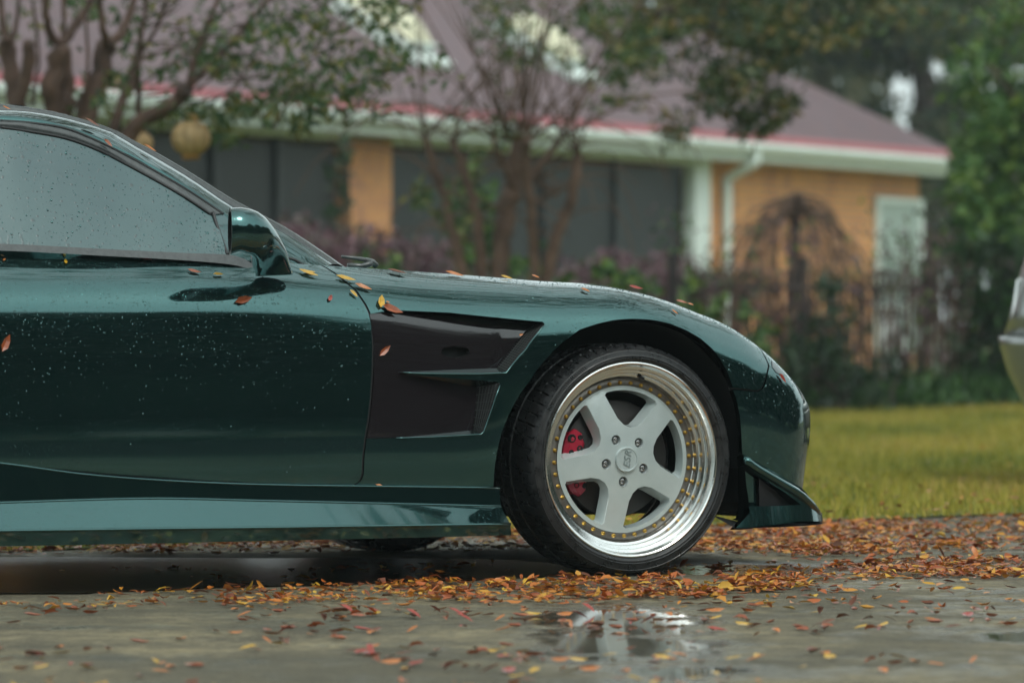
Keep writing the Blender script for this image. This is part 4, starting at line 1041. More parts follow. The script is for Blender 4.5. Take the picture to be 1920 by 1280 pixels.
# --- bright-leaved tree closing the right side
t5 = empty('holly_tree', (at(1960, 757, 39.5).x, 39.5, 0)); tag(t5, 'tall bushy green tree closing the right edge behind the fence end', 'tree')
trunks('trunk', [([(1960,765),(1950,500),(1960,200),(1970,0)], .12, .07)], 39.5, M['bark2'], t5)
trunks('limb', [([(1952,500),(1900,380),(1850,300)], .04, .015), ([(1955,620),(1900,560),(1860,520)], .04, .015), ([(1960,300),(1900,180),(1850,120)], .04, .015)], 39.5, M['bark2'], t5)
P = np.concatenate([px_blob(g1, 1905, 330, 110, 130, 39.5, 1, 2600), px_blob(g1, 1880, 500, 90, 110, 39.5, 1, 1800), px_blob(g1, 1900, 650, 90, 110, 39.5, 1, 1700), px_blob(g1, 1850, 300, 50, 60, 39, .6, 420), px_blob(g1, 1860, 410, 60, 50, 39, .6, 400), px_blob(g1, 2080, 300, 160, 420, 40, 1.2, 4500), px_blob(g1, 1930, 130, 120, 130, 40, 1, 1700)])
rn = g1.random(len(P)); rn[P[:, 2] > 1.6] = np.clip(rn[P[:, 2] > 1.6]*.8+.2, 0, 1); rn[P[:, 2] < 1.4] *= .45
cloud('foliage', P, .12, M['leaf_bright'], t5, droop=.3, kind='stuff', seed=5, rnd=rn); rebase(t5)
# --- tall dark trees behind the house, each its own crown and trunk
bgt = [(1290, 78, 1.0, 'tall dark oak behind the house hip, left of the mossy forked trunk'), (1535, 84, 1.0, 'tall tree with a pale mossy curved trunk above the roof slope'), (1600, 90, .9, 'straight grey-brown trunk tree just right of the mossy one'),
       (1730, 82, 1.0, 'dense tree over the low right end of the roof with sky gaps below'), (1880, 76, 1.0, 'dark tree behind the right-hand holly, top right corner'), (1430, 96, .9, 'farthest shaded tree between the forked and mossy trunks'), (2080, 70, 1, 'dark tree beyond the right edge'), (820, 100, 1, 'tree behind the roof ridge on the left')]
for i, (px, d, s, lab) in enumerate(bgt):
    rt = empty('oak_tree' if i else 'oak_tree', (at(px, 640, d).x, d, 0)); tag(rt, lab, 'tree', 'tall trees behind the house'); gg = np.random.default_rng(50+i)
    mt = M['barkg'] if i in (1, 2) else M['bark2']; k = 1 if i != 1 else 1
    off = 26 if i == 1 else 6
    trunks('trunk', [([(px+off, 680), (px+off, 300), (px+off*.3, 160), (px-8, 90), (px-2, 20), (px+10, -120)], .28 if i == 1 else .24, .14)], d, mt, rt)
    trunks('limb', [([(px-6, 70), (px+30, 20), (px+60, -60)], .1, .05), ([(px, 100), (px-60, 40), (px-110, -40)], .1, .04)], d, mt, rt)
    n = 3400; P = np.concatenate([px_blob(gg, px, -60, 190, 150, d, 3, n, 80), px_blob(gg, px+gg.uniform(-50, 50), 60, 130, 70, d, 2.5, int(n*.30), 60), px_blob(gg, px, 330, 150, 170, d+3, 2.5, int(n*.5), 90), px_blob(gg, px, -420, 260, 260, d, 3, n, 90)])
    if i in (1, 2, 3, 5): # keep lower crown thin around the sky gaps
        q = (P[:, 0]/P[:, 1]*FPX+960, HORY-(P[:, 2]-CAMH)/P[:, 1]*FPX); gap = (abs(q[0]-1700) < 50) & (abs(q[1]-212) < 26); P = P[~gap | (gg.random(len(P)) < .5)]
    cloud('foliage', P, .26, M['leaf_far'], rt, aspect=.55, kind='stuff', seed=60+i); rebase(rt)

# ================================================================== HOUSE
HA = math.atan2(54-41, 5.13+1.67); ux, uy = math.cos(HA), math.sin(HA); H0 = Vector((-1.67, 41, 0))
ULEN = math.hypot(54-41, 5.13+1.67)
house = empty('brick_house', H0, HA); tag(house, 'single-storey orange brick house with purple-brown hip roof, white gutter and dark screened porch', 'house')
def hu(px, v):                 # u where photo column px meets the vertical plane at local y = v
    tx = (px-960)/FPX; # x = H0x + u*ux - v*uy ; y = H0y + u*uy + v*ux
    return (tx*(H0.y+v*ux)-H0.x+v*uy)/(ux-tx*uy)
EZ = 2.60; WT = 2.40; WALLV = .30
def hbox(name, u0, u1, v0, v1, z0, z1, mat, bev=.004, parent=None):
    return MB().box(((u0+u1)/2, (v0+v1)/2, (z0+z1)/2), (abs(u1-u0), abs(v1-v0), z1-z0), None, bev).build(name, mat, parent or house)
UL = -11.0; DEP = 10.0; PIT = .60; HD = DEP/2
rv = [(UL, 0, EZ), (ULEN, 0, EZ), (ULEN-HD, HD, EZ+HD*PIT), (UL+HD, HD, EZ+HD*PIT), (UL, DEP, EZ), (ULEN, DEP, EZ)]
def roof_face(idx, nm='roof_slope'):
    P = [Vector(rv[i]) for i in idx]; x = (P[1]-P[0]).normalized(); n = x.cross(P[2]-P[0]).normalized()
    if n.z < 0: n = -n
    y = n.cross(x); mat = Matrix((x, y, n)).transposed().to_4x4(); mat.translation = P[0]; inv_ = mat.inverted()
    Q = [inv_ @ p for p in P]; k = len(Q); V = [tuple(q) for q in Q]+[(q.x, q.y, q.z-.10) for q in Q]
    F = [tuple(range(k)), tuple(range(2*k-1, k-1, -1))]+[(i, (i+1) % k, k+(i+1) % k, k+i) for i in range(k)]
    o = mk(nm, V, F, M['shingle'], house); o.matrix_local = mat; return o
roof_face([0, 1, 2, 3]); roof_face([1, 5, 2]); roof_face([4, 5, 2, 3]); roof_face([4, 0, 3])
hbox('drip_edge', UL, ULEN+.02, -.035, .02, EZ-.055, EZ+.035, M['red'], .01)
gm = MB(); prof = [(-.02, -.06), (-.135, -.06), (-.145, -.09), (-.125, -.15), (-.10, -.165), (-.02, -.165)]
V = [(u, a, EZ+b) for u in (UL, ULEN+.02) for a, b in prof]; gm.add(V, [(i, i+1, 7+i, 6+i) for i in range(5)]+[(0,1,2,3,4,5), (6,7,8,9,10,11)]); gm.build('gutter', M['white'], house)
hbox('fascia', UL, ULEN, -.018, .004, EZ-.25, EZ-.058, M['white']); hbox('soffit', UL, ULEN, .006, WALLV, EZ-.245, EZ-.215, M['white'])
hbox('drip_edge', ULEN-.02, ULEN+.03, 0, DEP, EZ-.05, EZ+.03, M['red'], .01)
uP0, uP1, uW = hu(1300, WALLV), hu(1330, WALLV), ULEN-.55
uWin0, uWin1 = hu(1638, WALLV), hu(1724, WALLV); WZ0, WZ1 = .42, 2.08
def wall_seg(u0, u1, z0, z1): return hbox('wall', u0, u1, WALLV, WALLV+.22, z0, z1, M['brick'], .003)
wall_seg(uP1+.0, uWin0, 0, WT); wall_seg(uWin0, uWin1, 0, WZ0); wall_seg(uWin0, uWin1, WZ1, WT); wall_seg(uWin1, uW, 0, WT)
hbox('wall', uW-.22, uW, WALLV+.225, DEP-.55, 0, WT, M['brick']); hbox('wall', UL+.5, uW-.225, DEP-.78, DEP-.56, 0, WT, M['brick'])
hbox('porch_back_wall', UL+.5, uP0, WALLV+2.4, WALLV+2.6, 0, WT, M['screen'], .004)
# window: frame, sill, blind slats, glass
fw = hbox('window', uWin0+.0, uWin1, WALLV-.014, WALLV-.004, WZ0, WZ1, M['blind'])
for a, b_, c, d in ((uWin0, uWin0+.07, WZ0, WZ1), (uWin1-.10, uWin1, WZ0, WZ1), (uWin0+.072, uWin1-.102, WZ1-.07, WZ1), (uWin0+.072, uWin1-.102, WZ0, WZ0+.07)):
    hbox('window_frame', a, b_, WALLV-.055, WALLV-.0145, c, d, M['white'], .006, fw)
for k in range(16):
    z = WZ0+.12+k*(WZ1-WZ0-.24)/15; o = MB().box(((uWin0+uWin1-.03)/2, WALLV-.038, z), (uWin1-uWin0-.20, .006, .07), Matrix.Rotation(R(12), 3, 'X'), .002).build('blind_slat', M['blind'], fw)
hbox('window_sill', uWin0-.05, uWin1+.05, WALLV-.10, WALLV-.003, WZ0-.06, WZ0-.005, M['white'], .006, fw)
# post, downspout
hbox('porch_post', uP0, uP1, WALLV-.02, WALLV+.12, 0, WT, M['white'], .01)
ud = hu(1362, WALLV-.06); 
dpts = [Vector(q) for q in smooth_poly([(ud+.02, -.085, EZ-.16), (ud+.02, -.085, EZ-.22), (ud+.015, -.06, EZ-.28), (ud, WALLV-.12, EZ-.40), (ud, WALLV-.07, EZ-.47), (ud, WALLV-.065, EZ-.56), (ud, WALLV-.065, .1)], 4)]
MB().tube(dpts, .052, 10).build('downspout', M['white'], house, True)
for z in (1.2, .4): hbox('downspout_strap', ud-.065, ud+.065, WALLV-.12, WALLV-.002, z, z+.03, M['white'])
# porch columns, screens and frames
uc0, uc1 = hu(655, WALLV), hu(735, WALLV)
hbox('porch_column', uc0, uc1, WALLV-.0, WALLV+.40, 0, WT, M['brick'], .006); hbox('porch_column', uc0-6.0, uc1-6.0, WALLV, WALLV+.40, 0, WT, M['brick'], .006)
hbox('porch_beam', UL+.5, uP0-.002, WALLV-.0, WALLV+.16, WT-.10, WT+.002, M['white'], .004)
def screens(u0, u1, n):
    du = (u1-u0)/n
    for k in range(n):
        hbox('porch_screen', u0+k*du+.05, u0+(k+1)*du-.05, WALLV+.10, WALLV+.115, .55, WT-.15, M['screen']); hbox('porch_kick_panel', u0+k*du+.05, u0+(k+1)*du-.05, WALLV+.09, WALLV+.12, .05, .50, M['screenf'])
        hbox('screen_mullion', u0+k*du-.04, u0+k*du+.04, WALLV+.06, WALLV+.15, 0, WT-.10, M['screenf'])
    hbox('screen_rail', u0, u1, WALLV+.075, WALLV+.135, .50, .56, M['screenf'])
screens(uc1+.04, uP0-.04, 4); screens(uc0-5.4, uc0-.04, 5)
# two raised skylights with cream domes lying along the front slope
def v_for(px, py):
    best = None
    for v in np.linspace(.2, 4.9, 400):
        u = hu(px, v); y = H0.y+u*uy+v*ux; z = EZ+v*PIT; e = abs(HORY-(z-CAMH)/y*FPX-py)
        if best is None or e < best[0]: best = (e, u, v)
    return best[1], best[2]
pit_a = math.atan(PIT)
for (px0, py0, px1, py1) in ((775, 108, 650, 22), (1062, 138, 950, 62)):
    u0_, v0_ = v_for(px0, py0); u1_, v1_ = v_for(px1, py1); ln = (v1_-v0_)/math.cos(pit_a); uc = (u0_+u1_)/2; w_ = .62
    mr = Matrix.Rotation(pit_a, 3, 'X'); c_ = Vector((uc, (v0_+v1_)/2, EZ+(v0_+v1_)/2*PIT)); up = mr @ Vector((0, 0, 1)); al = mr @ Vector((0, 1, 0))
    cb = MB().box(c_+up*.07, (w_, ln, .16), mr, .01).build('skylight', M['white'], house)
    V = []; F = []; nx, ny = 9, 13
    for i in range(nx):
        for j in range(ny):
            a_, b_ = i/(nx-1)*2-1, j/(ny-1)*2-1; h_ = .155+.17*((1-abs(a_)**3)*(1-abs(b_)**4)); V.append(c_+mr @ Vector((a_*w_*.47, b_*ln*.48, h_)))
    for i in range(nx-1):
        for j in range(ny-1): F.append((i*ny+j, (i+1)*ny+j, (i+1)*ny+j+1, i*ny+j+1))
    mk('skylight_dome', V, F, M['cream'], cb, True)
    MB().box(c_-al*(ln/2+.17)+up*.05, (w_*1.0, .16, .09), mr, .01).build('skylight_flashing', M['white'], cb)

# ================================================================== FENCE
FA, FB = Vector((at(1262, 600, 35.2).x, 35.2, 0)), Vector((at(1812, 600, 38.9).x, 38.9, 0)); FD = (FB-FA); FL = FD.length; fa = math.atan2(FD.y, FD.x)
fence = empty('iron_fence', FA, fa); tag(fence, 'dark wrought iron picket fence between the lawn and the brick house', 'fence')
for z in (.14, .96): MB().box((FL/2, 0, z), (FL, .035, .035), None, .004).build('rail', M['iron'], fence)
npk = int(FL/.118); pk0 = None
for k in range(npk+1):
    if k % 16 == 0: continue
    if pk0 is None:
        pk0 = MB().box((0, 0, .53), (.024, .024, 1.02), None, .002); pk0.lathe([(0, 1.11), (.004, 1.10), (.016, 1.06), (.006, 1.03), (0, 1.03)], 6); pk0 = pk0.build('picket', M['iron'], fence); o = pk0
    else: o = pk0.copy(); COL.objects.link(o)
    o.location = (k*FL/npk, 0, 0)
for k in range(0, npk+1, 16): MB().box((k*FL/npk, 0, .60), (.055, .055, 1.2), None, .005).build('post', M['iron'], fence)

# ================================================================== SHRUBS, HEDGE, PLANTS
def shrub(name, lab, cat, specs, d, mat, size, twigs=0, group=None, seed=9, asp=.55):
    gg = np.random.default_rng(seed); px, py = specs[0][0], specs[0][1]; r = empty(name, (at(px, 600, d).x, d, 0)); tag(r, lab, cat, group)
    P = np.concatenate([px_blob(gg, x, y, rx, ry, d, dd, n) for x, y, rx, ry, dd, n in specs]); P = P[P[:, 2] > 0.01]
    cloud('foliage', P, size, mat, r, aspect=asp, kind='stuff', seed=seed)
    mb = MB(); 
    for k in range(max(6, twigs)):
        q = P[gg.integers(0, len(P))]; b0 = Vector((at(px, 600, d).x*.4+q[0]*.6+gg.normal(0, .05), d+gg.normal(0, .1), 0)); mb.tube([b0, (b0+Vector(q))/2+Vector((gg.normal(0, .04), 0, .06)), Vector(q)], [.011, .007, .003], 5)
    tag(mb.build('stems', M['bark2'], r), kind='stuff'); rebase(r); return r
for i, (px, py, ry, lab) in enumerate([(560, 480, 85, 'purple-leaved hedge shrub behind the coupe bonnet, leftmost of the row'), (700, 490, 80, 'purple hedge shrub in front of the brick porch column'), (800, 500, 65, 'purple hedge shrub left of the bare pollarded trunks'), (1130, 510, 58, 'purple hedge shrub right of the bare pollarded trunks'), (1240, 515, 55, 'purple hedge shrub beneath the white porch post')]):
    shrub('loropetalum_shrub', lab, 'shrub', [(px, py+30, 85, ry, .8, 1500), (px, 640, 85, 110, .8, 700)], 36.0+i*.4, M['leaf_purple'], .075, 30, 'purple hedge shrubs in front of the porch', 100+i)
gs = [(730, 500, 50, 40, 33, 'bright', 'loose green shrub at the foot of the brick column'), (880, 400, 45, 100, 33.5, 'bright', 'yellow-green sapling leaves between the bare trunks'), (640, 350, 18, 90, 38, 'dark', 'green vine climbing the left edge of the brick column'),
      (1000, 520, 70, 30, 33, 'bright', 'low green weeds behind the bonnet under the trunks'), (1165, 540, 60, 50, 32.5, 'bright', 'sprig of yellow-green leaves above the front wing'), (1300, 590, 50, 60, 33, 'bright', 'climbing green shrub at the left end of the iron fence'),
      (1400, 630, 50, 50, 34, 'bright', 'leafy bush on the fence near its left end'), (1520, 690, 50, 60, 35.9, 'dark', 'dark green bush against the fence right of the bumper'), (1620, 700, 60, 55, 36.5, 'dark', 'dark evergreen bush in the middle of the fence'), (1560, 600, 35, 70, 36, 'dark', 'tall dark bush threaded through the fence pickets'), (1745, 738, 60, 22, 38, 'bright', 'low green bush under the fence right end'), (1830, 690, 60, 70, 39, 'dark', 'dark bush below the holly tree'), (1340, 715, 80, 40, 33.5, 'dark', 'low dark bush behind the front wheel arch')]
for i, (px, py, rx, ry, d, kd, lab) in enumerate(gs):
    shrub('vine' if i == 2 else 'green_shrub', lab, 'vine' if i == 2 else 'shrub', [(px, py, rx, ry, .6, int(rx*ry*(.075 if kd == 'bright' else .085))), (px, (py+760)/2, rx*.8, (760-py)*.5+20, .6, int(rx*4))], d, M['leaf_'+kd], .085, 20, None, 130+i)
gg = np.random.default_rng(77); n = 9000; px = gg.uniform(1180, 1990, n); d = 34.9+(px-1280)/520*3.4+gg.normal(0, .5, n)
P = np.c_[(px-960)/FPX*d, d, np.abs(gg.normal(0, .10, n))+.01]; cloud('ground_cover', P, .10, M['leaf_bright'], None, aspect=.3, droop=-1.2, seed=8, rnd=gg.random(n)*.6); tag(bpy.data.objects['ground_cover'], kind='stuff')
n = 5000; px = gg.uniform(450, 1330, n); d = 35.3+gg.normal(0, .5, n); P = np.c_[(px-960)/FPX*d, d, np.abs(gg.normal(0, .18, n))+.01]; o = cloud('ground_cover', P, .11, M['leaf_dark'], None, aspect=.4, droop=-1, seed=18); tag(o, kind='stuff')
vr = empty('climbing_vine', FA, fa); tag(vr, 'tangle of reddish-brown vine stems and leaves grown through the iron fence', 'vine'); gv = np.random.default_rng(66)
mb = MB()
for k in range(150):
    u_ = gv.uniform(0, FL); P = [Vector((u_, gv.normal(0, .04), 0))]
    for q in range(5): P.append(P[-1]+Vector((gv.normal(0, .10), gv.normal(0, .03), gv.uniform(.1, .34))))
    mb.tube(P, list(np.linspace(.010, .004, 6)), 4)
tag(mb.build('vine_stems', M['bark'], vr), kind='stuff')
cc2 = np.c_[gv.uniform(0, FL, 70), gv.normal(0, .08, 70), gv.uniform(.15, 1.35, 70)]
for nm, mt_, n_ in (('vine_leaves', 'leaf_purple', 1500), ('vine_leaves', 'leaf_bright', 700)):
    P = cc2[gv.integers(0, 70, n_)]+gv.normal(size=(n_, 3))*np.array([.13, .06, .12]); P = P[P[:, 2] > .02]; cloud(nm, P, .055, M[mt_], vr, aspect=.6, kind='stuff', seed=67+n_)
# weeping bare tree behind the fence
wt = empty('weeping_cherry', (at(1492, 600, 42).x, 42, 0)); tag(wt, 'bare umbrella-shaped weeping tree standing before the brick wall', 'tree')
trunks('trunk', [([(1490,755),(1492,600),(1488,450),(1495,372)], .06, .05)], 42, M['bark2'], wt)
mb = MB(); gg = np.random.default_rng(5)
for k in range(110):
    s = gg.choice([-1, 1]); reach = abs(gg.normal(52, 42))+5; yk = gg.uniform(.45, 1.15); drop = gg.uniform(90, 330)*min(1, .45+reach/150); d_ = 42+gg.normal(0, .35); x0 = 1495; y0 = gg.uniform(358, 400)
    P = smooth_poly([at(x0, y0+6, 42), at(x0+s*reach*.4, y0+reach*.22*yk, (42+d_)/2), at(x0+s*reach*.85, y0+reach*.68*yk, d_), at(x0+s*reach*1.2+gg.normal(0, 8), y0+reach*.95*yk+drop*.4, d_), at(x0+s*reach*1.3+gg.normal(0, 20), min(740, y0+reach*.95+drop), d_)], 3)
    mb.tube([Vector(p) for p in P], list(np.linspace(.008, .003, len(P))), 4)
tag(mb.build('weeping_twigs', M['bark'], wt), kind='stuff')
P = np.concatenate([px_blob(gg, 1500, 450, 90, 60, 42, .5, 220), px_blob(gg, 1490, 560, 110, 120, 42, .5, 380)]); cloud('dry_leaves', P, .05, M['leaf_purple'], wt, kind='stuff', seed=21); rebase(wt)
# white garden chair behind the fence
ch = empty('garden_chair', (at(1745, 600, 42).x, 42, 0), R(200)); ch.scale = (.95, .95, .68); tag(ch, 'white resin garden chair behind the right end of the fence', 'chair')
MB().box((0, 0, .40), (.50, .48, .03), None, .01).build('seat', M['chairw'], ch)
for sx in (-1, 1):
    for sy in (-1, 1): MB().box((sx*.23, sy*.21, .20), (.04, .04, .40), Matrix.Rotation(R(5*sx), 3, 'Y'), .006).build('leg', M['chairw'], ch)
    MB().box((sx*.26, -.02, .62), (.06, .46, .03), None, .01).build('armrest', M['chairw'], ch); MB().box((sx*.26, -.20, .51), (.035, .035, .2), None, .006).build('arm_support', M['chairw'], ch)
for k in range(5): MB().box((-.18+.09*k, .27, .68), (.065, .02, .52), Matrix.Rotation(R(-14), 3, 'X'), .006).build('back_slat', M['chairw'], ch)
MB().box((0, .335, .94), (.46, .025, .07), Matrix.Rotation(R(-14), 3, 'X'), .01).build('back_rail', M['chairw'], ch)
for k, (px, py, w_, h_, lab) in enumerate([(1665, 560, .22, .9, 'tall white narrow planter stand behind the fence below the window')]):
    pl = empty('planter_stand', (at(px, 600, 46).x, 46, 0)); tag(pl, lab, 'planter')
    MB().box((0, 0, .42), (.2, .2, .8), None, .01).build('pedestal', M['chairw'], pl); MB().box((0, 0, .84), (.30, .30, .03), None, .01).build('top', M['chairw'], pl); MB().lathe([(.10, .856), (.14, 1.05), (.15, 1.06), (.13, 1.05), (.0, 1.03)], 16).build('pot', M['blind'], pl, True)

# ================================================================== LANTERNS hanging in the left tree
def lantern(px, py, d, dia_px, lab, ctop):
    r = dia_px/2/FPX*d; c = at(px, py, d); rt = empty('lantern', c); tag(rt, lab, 'lantern', 'gold globe lanterns in the left tree')
    pr = []; n = 48; V = []; F = []; m = 15
    for i in range(m):
        t = math.pi*(.14+.72*i/(m-1)); 
        for k in range(n):
            q = 2*math.pi*k/n; rib = 1-.045*abs(math.sin(q*5))**.5*math.sin(t) if True else 1
            rib = 1+.05*(abs(math.sin(q*5))-.5)*math.sin(t); V.append((r*math.sin(t)*rib*math.cos(q), r*math.sin(t)*rib*math.sin(q), r*.92*math.cos(t)))
    for i in range(m-1):
        for k in range(n): F.append((i*n+k, (i+1)*n+k, (i+1)*n+(k+1) % n, i*n+(k+1) % n))
    gl_ = mk('globe', V, F, M['lant'], rt, True)
    for k in range(10):
        q = 2*math.pi*k/10; MB().tube([(r*math.sin(t)*1.0*math.cos(q), r*math.sin(t)*math.sin(q), r*.92*math.cos(t)) for t in np.linspace(.45, 2.7, 10)], .0022, 5).build('rib', M['lantd'], rt, True)
    MB().lathe([(0, r*1.22), (r*.30, r*1.20), (r*.33, r*1.05), (r*.42, r*.84), (r*.36, r*.80)], 24).build('top_collar', M['lantd'], rt, True)
    MB().lathe([(r*.44, -r*.80), (r*.46, -r*1.02), (r*.40, -r*1.08), (0, -r*1.06)], 24).build('base_collar', M['lantd'], rt, True)
    h = (py-ctop)/FPX*d; MB().tube([(0, 0, r*1.2), (.004, 0, h*.6), (0, 0, h)], .004, 5).build('cord', M['cord'], rt)
lantern(358, 259, 23.9, 74, 'gold ribbed globe lantern hanging clear between the roof and the porch', 165); lantern(262, 270, 24.3, 50, 'smaller gold lantern half hidden behind the coupe roof edge', 120)

# ================================================================== SILVER CAR at the right edge
sc = empty('parked_car', (4.285, 19.65, 0), R(-9)); tag(sc, 'silver hatchback seen only by its rear corner at the right edge', 'car')
def rr_slice(x0, x1, hwd, z, n=40, p=4.5):
    out = []
    for k in range(n):
        q = 2*math.pi*k/n; c, s = math.cos(q), math.sin(q); out.append(((x0+x1)/2-4.2+(x1-x0)/2*math.copysign(abs(c)**(2/p), c), hwd*math.copysign(abs(s)**(2/p), s), z))
    return out
def stack(name, sl, mat, cap=True):
    V = []; F = []; n = 40
    for s in sl: V += s
    for i in range(len(sl)-1):
        for k in range(n): F.append((i*n+k, i*n+(k+1) % n, (i+1)*n+(k+1) % n, (i+1)*n+k))
    if cap: F.append(tuple(range(n))[::-1]); F.append(tuple((len(sl)-1)*n+k for k in range(n)))
    return mk(name, V, F, mat, sc, True)
stack('bumper', [rr_slice(2.16, 6.2, .80, .24), rr_slice(2.07, 6.3, .84, .34), rr_slice(1.995, 6.35, .86, .50), rr_slice(1.965, 6.35, .87, .60), rr_slice(1.958, 6.34, .875, .638)], M['silver'])
stack('body', [rr_slice(1.985, 6.3, .865, .645), rr_slice(2.01, 6.28, .87, .75), rr_slice(2.045, 6.2, .86, .88), rr_slice(2.075, 5.9, .84, .98), rr_slice(2.09, 5.5, .80, 1.03)], M['silver'])
stack('glasshouse', [rr_slice(2.10, 5.3, .78, 1.031), rr_slice(2.25, 4.9, .70, 1.22), rr_slice(2.5, 4.4, .62, 1.42)], M['wglass']); stack('roof', [rr_slice(2.49, 4.42, .625, 1.421), rr_slice(2.6, 4.3, .58, 1.47)], M['silver'])
MB().box((2.16-4.2, -.62, 1.07), (.09, .30, .15), None, .03).build('tail_lamp', M['tail'], sc); MB().box((2.16-4.2, .62, 1.07), (.09, .30, .15), None, .03).build('tail_lamp', M['tail'], sc)
MB().box((2.06-4.2, -.42, .77), (.05, .05, .22), Matrix.Rotation(R(8), 3, 'Y'), .01).build('rear_pale_strip', M['lip'], sc)  # polished strip added for a bright mark on the tail
for x in (2.85, 5.4):
    for s in (-1, 1):
        w_ = MB().lathe([(.20, -.09), (.30, -.08), (.315, -.05), (.315, .05), (.30, .08), (.20, .085)], 40, Matrix.Translation((x-4.2, s*.80, .315)) @ Matrix.Rotation(R(90), 4, 'X')).build('wheel', M['tyre'], sc, True)
        MB().lathe([(.20, s*-.06), (.19, s*.06), (.05, s*.075), (0, s*.075)], 30, Matrix.Translation((x-4.2, s*.80, .315)) @ Matrix.Rotation(R(90), 4, 'X')).build('rim', M['silver'], w_, True)

# ================================================================== GRASS
gg = np.random.default_rng(31); n = 170000
d = gg.uniform(13.5**.5, 41**.5, n)**2; px = gg.uniform(-350, 2350, n); X = (px-960)/FPX*d
sdist = (X-GL.x)*nrmv.x+(d-GL.y)*nrmv.y; k = sdist > gg.normal(.02, .05, n); X, d = X[k], d[k]; n = len(X)
cl = np.sin(X*3.1+d*1.3)*np.sin(d*2.7-X*1.9)*.18; h = gg.uniform(.025, .06, n)*(1+cl); yaw = gg.uniform(0, 6.28, n); lean = gg.normal(0, .5, n)
w = gg.uniform(.003, .006, n); b0 = np.c_[X-np.cos(yaw)*w, d-np.sin(yaw)*w, np.full(n, .004)]; b1 = np.c_[X+np.cos(yaw)*w, d+np.sin(yaw)*w, np.full(n, .004)]
tp = np.c_[X-np.sin(yaw)*lean*h, d+np.cos(yaw)*lean*h, .004+h]; V = np.stack([b0, b1, tp], 1).reshape(-1, 3)
patch = .45+.25*np.sin(X*1.7+1)*np.sin(d*.9)+.2*np.sin(X*4.3+d*2.1)*np.sin(d*3.3-X)+gg.normal(0, .22, n)-.22*np.clip((20-d)/5, -1, 1)*0
tag(mk('grass', V, np.arange(n*3).reshape(n, 3), M['grass'], None, attr=np.repeat(np.clip(patch, 0, 1), 3)), kind='stuff')

# ================================================================== FALLEN LEAVES
LT = np.array([(0,0,0),(.28,.15,.0),(.28,0,-.02),(.28,-.15,.0),(.66,.13,0),(.66,0,-.015),(.66,-.13,0),(1,0,0)], float)
LF = np.array([(0,2,1),(0,3,2),(1,5,4),(1,2,5),(2,6,5),(2,3,6),(4,5,7),(5,6,7)])
def leaf_shape(g, n, length):            # -> V [n,8,3]
    V = np.repeat(LT[None], n, 0).copy(); V[:, :, 0] -= .5; curl = g.normal(0.1, .30, n)[:, None]; cup = np.abs(g.normal(.12, .16, n))[:, None]; wsc = g.uniform(.6, 1.9, n)[:, None]
    V[:, :, 1] *= wsc; V[:, :, 2] += curl*(V[:, :, 0]**2)*1.5+cup*np.abs(V[:, :, 1])*1.6; V[:, :, 1] += g.normal(0, .12, n)[:, None]*V[:, :, 0]**2
    V *= length[:, None, None]; pitch = g.normal(0, .10, n)*np.where(g.random(n) < .15, 3, 1); roll = g.normal(0, .16, n)*np.where(g.random(n) < .2, 2.5, 1); yaw = g.uniform(0, 6.283, n)
    for a_, (i, j) in ((roll, (1, 2)), (pitch, (0, 2)), (yaw, (0, 1))):
        c, s = np.cos(a_)[:, None], np.sin(a_)[:, None]; p, q = V[:, :, i].copy(), V[:, :, j].copy(); V[:, :, i] = p*c-q*s; V[:, :, j] = p*s+q*c
    V[:, :, 2] -= V[:, :, 2].min(1)[:, None]; return V
bands = [ # photo-traced drifts on the ground: (quad in photo pixels, leaves, spread m, stack m)
 ([(1290,992),(1560,988),(1560,1044),(1260,1040)], 1350, .05, .015), ([(1560,984),(1960,968),(1980,1040),(1560,1044)], 1600, .06, .012), ([(1540,1060),(1980,1046),(1980,1086),(1640,1090)], 1000, .04, .015),
 ([(1330,1066),(1620,1062),(1640,1086),(1400,1082)], 160, .06, .0), ([(940,1090),(1560,1084),(1520,1106),(1250,1128),(960,1138)], 1150, .035, .012), ([(690,1094),(960,1092),(960,1136),(740,1124)], 420, .05, .010),
 ([(230,1116),(700,1100),(700,1132),(250,1146)], 300, .06, .006), ([(-100,1128),(240,1118),(240,1150),(-100,1160)], 60, .08, 0), ([(-150,1008),(700,1002),(960,1000),(960,1036),(500,1040),(-150,1044)], 2300, .06, .02), ([(960,990),(1300,985),(1300,1030),(960,1034)], 700, .06, .01),
 ([(950,1128),(1560,1106),(1980,1098),(1980,1180),(900,1180)], 210, .1, 0), ([(-50,1150),(950,1128),(950,1240),(-50,1240)], 150, .1, 0), ([(950,1170),(1980,1150),(1980,1278),(950,1278)], 120, .1, 0), ([(0,1235),(1000,1230),(1000,1300),(0,1300)], 40, .1, 0), ([(1330,1020),(1920,1020),(1920,1110),(1200,1110)], 170, .1, 0), ([(20,1052),(950,1052),(950,1095),(20,1110)], 80, .08, 0)]
gg = np.random.default_rng(41); PP = []; ZZ = []
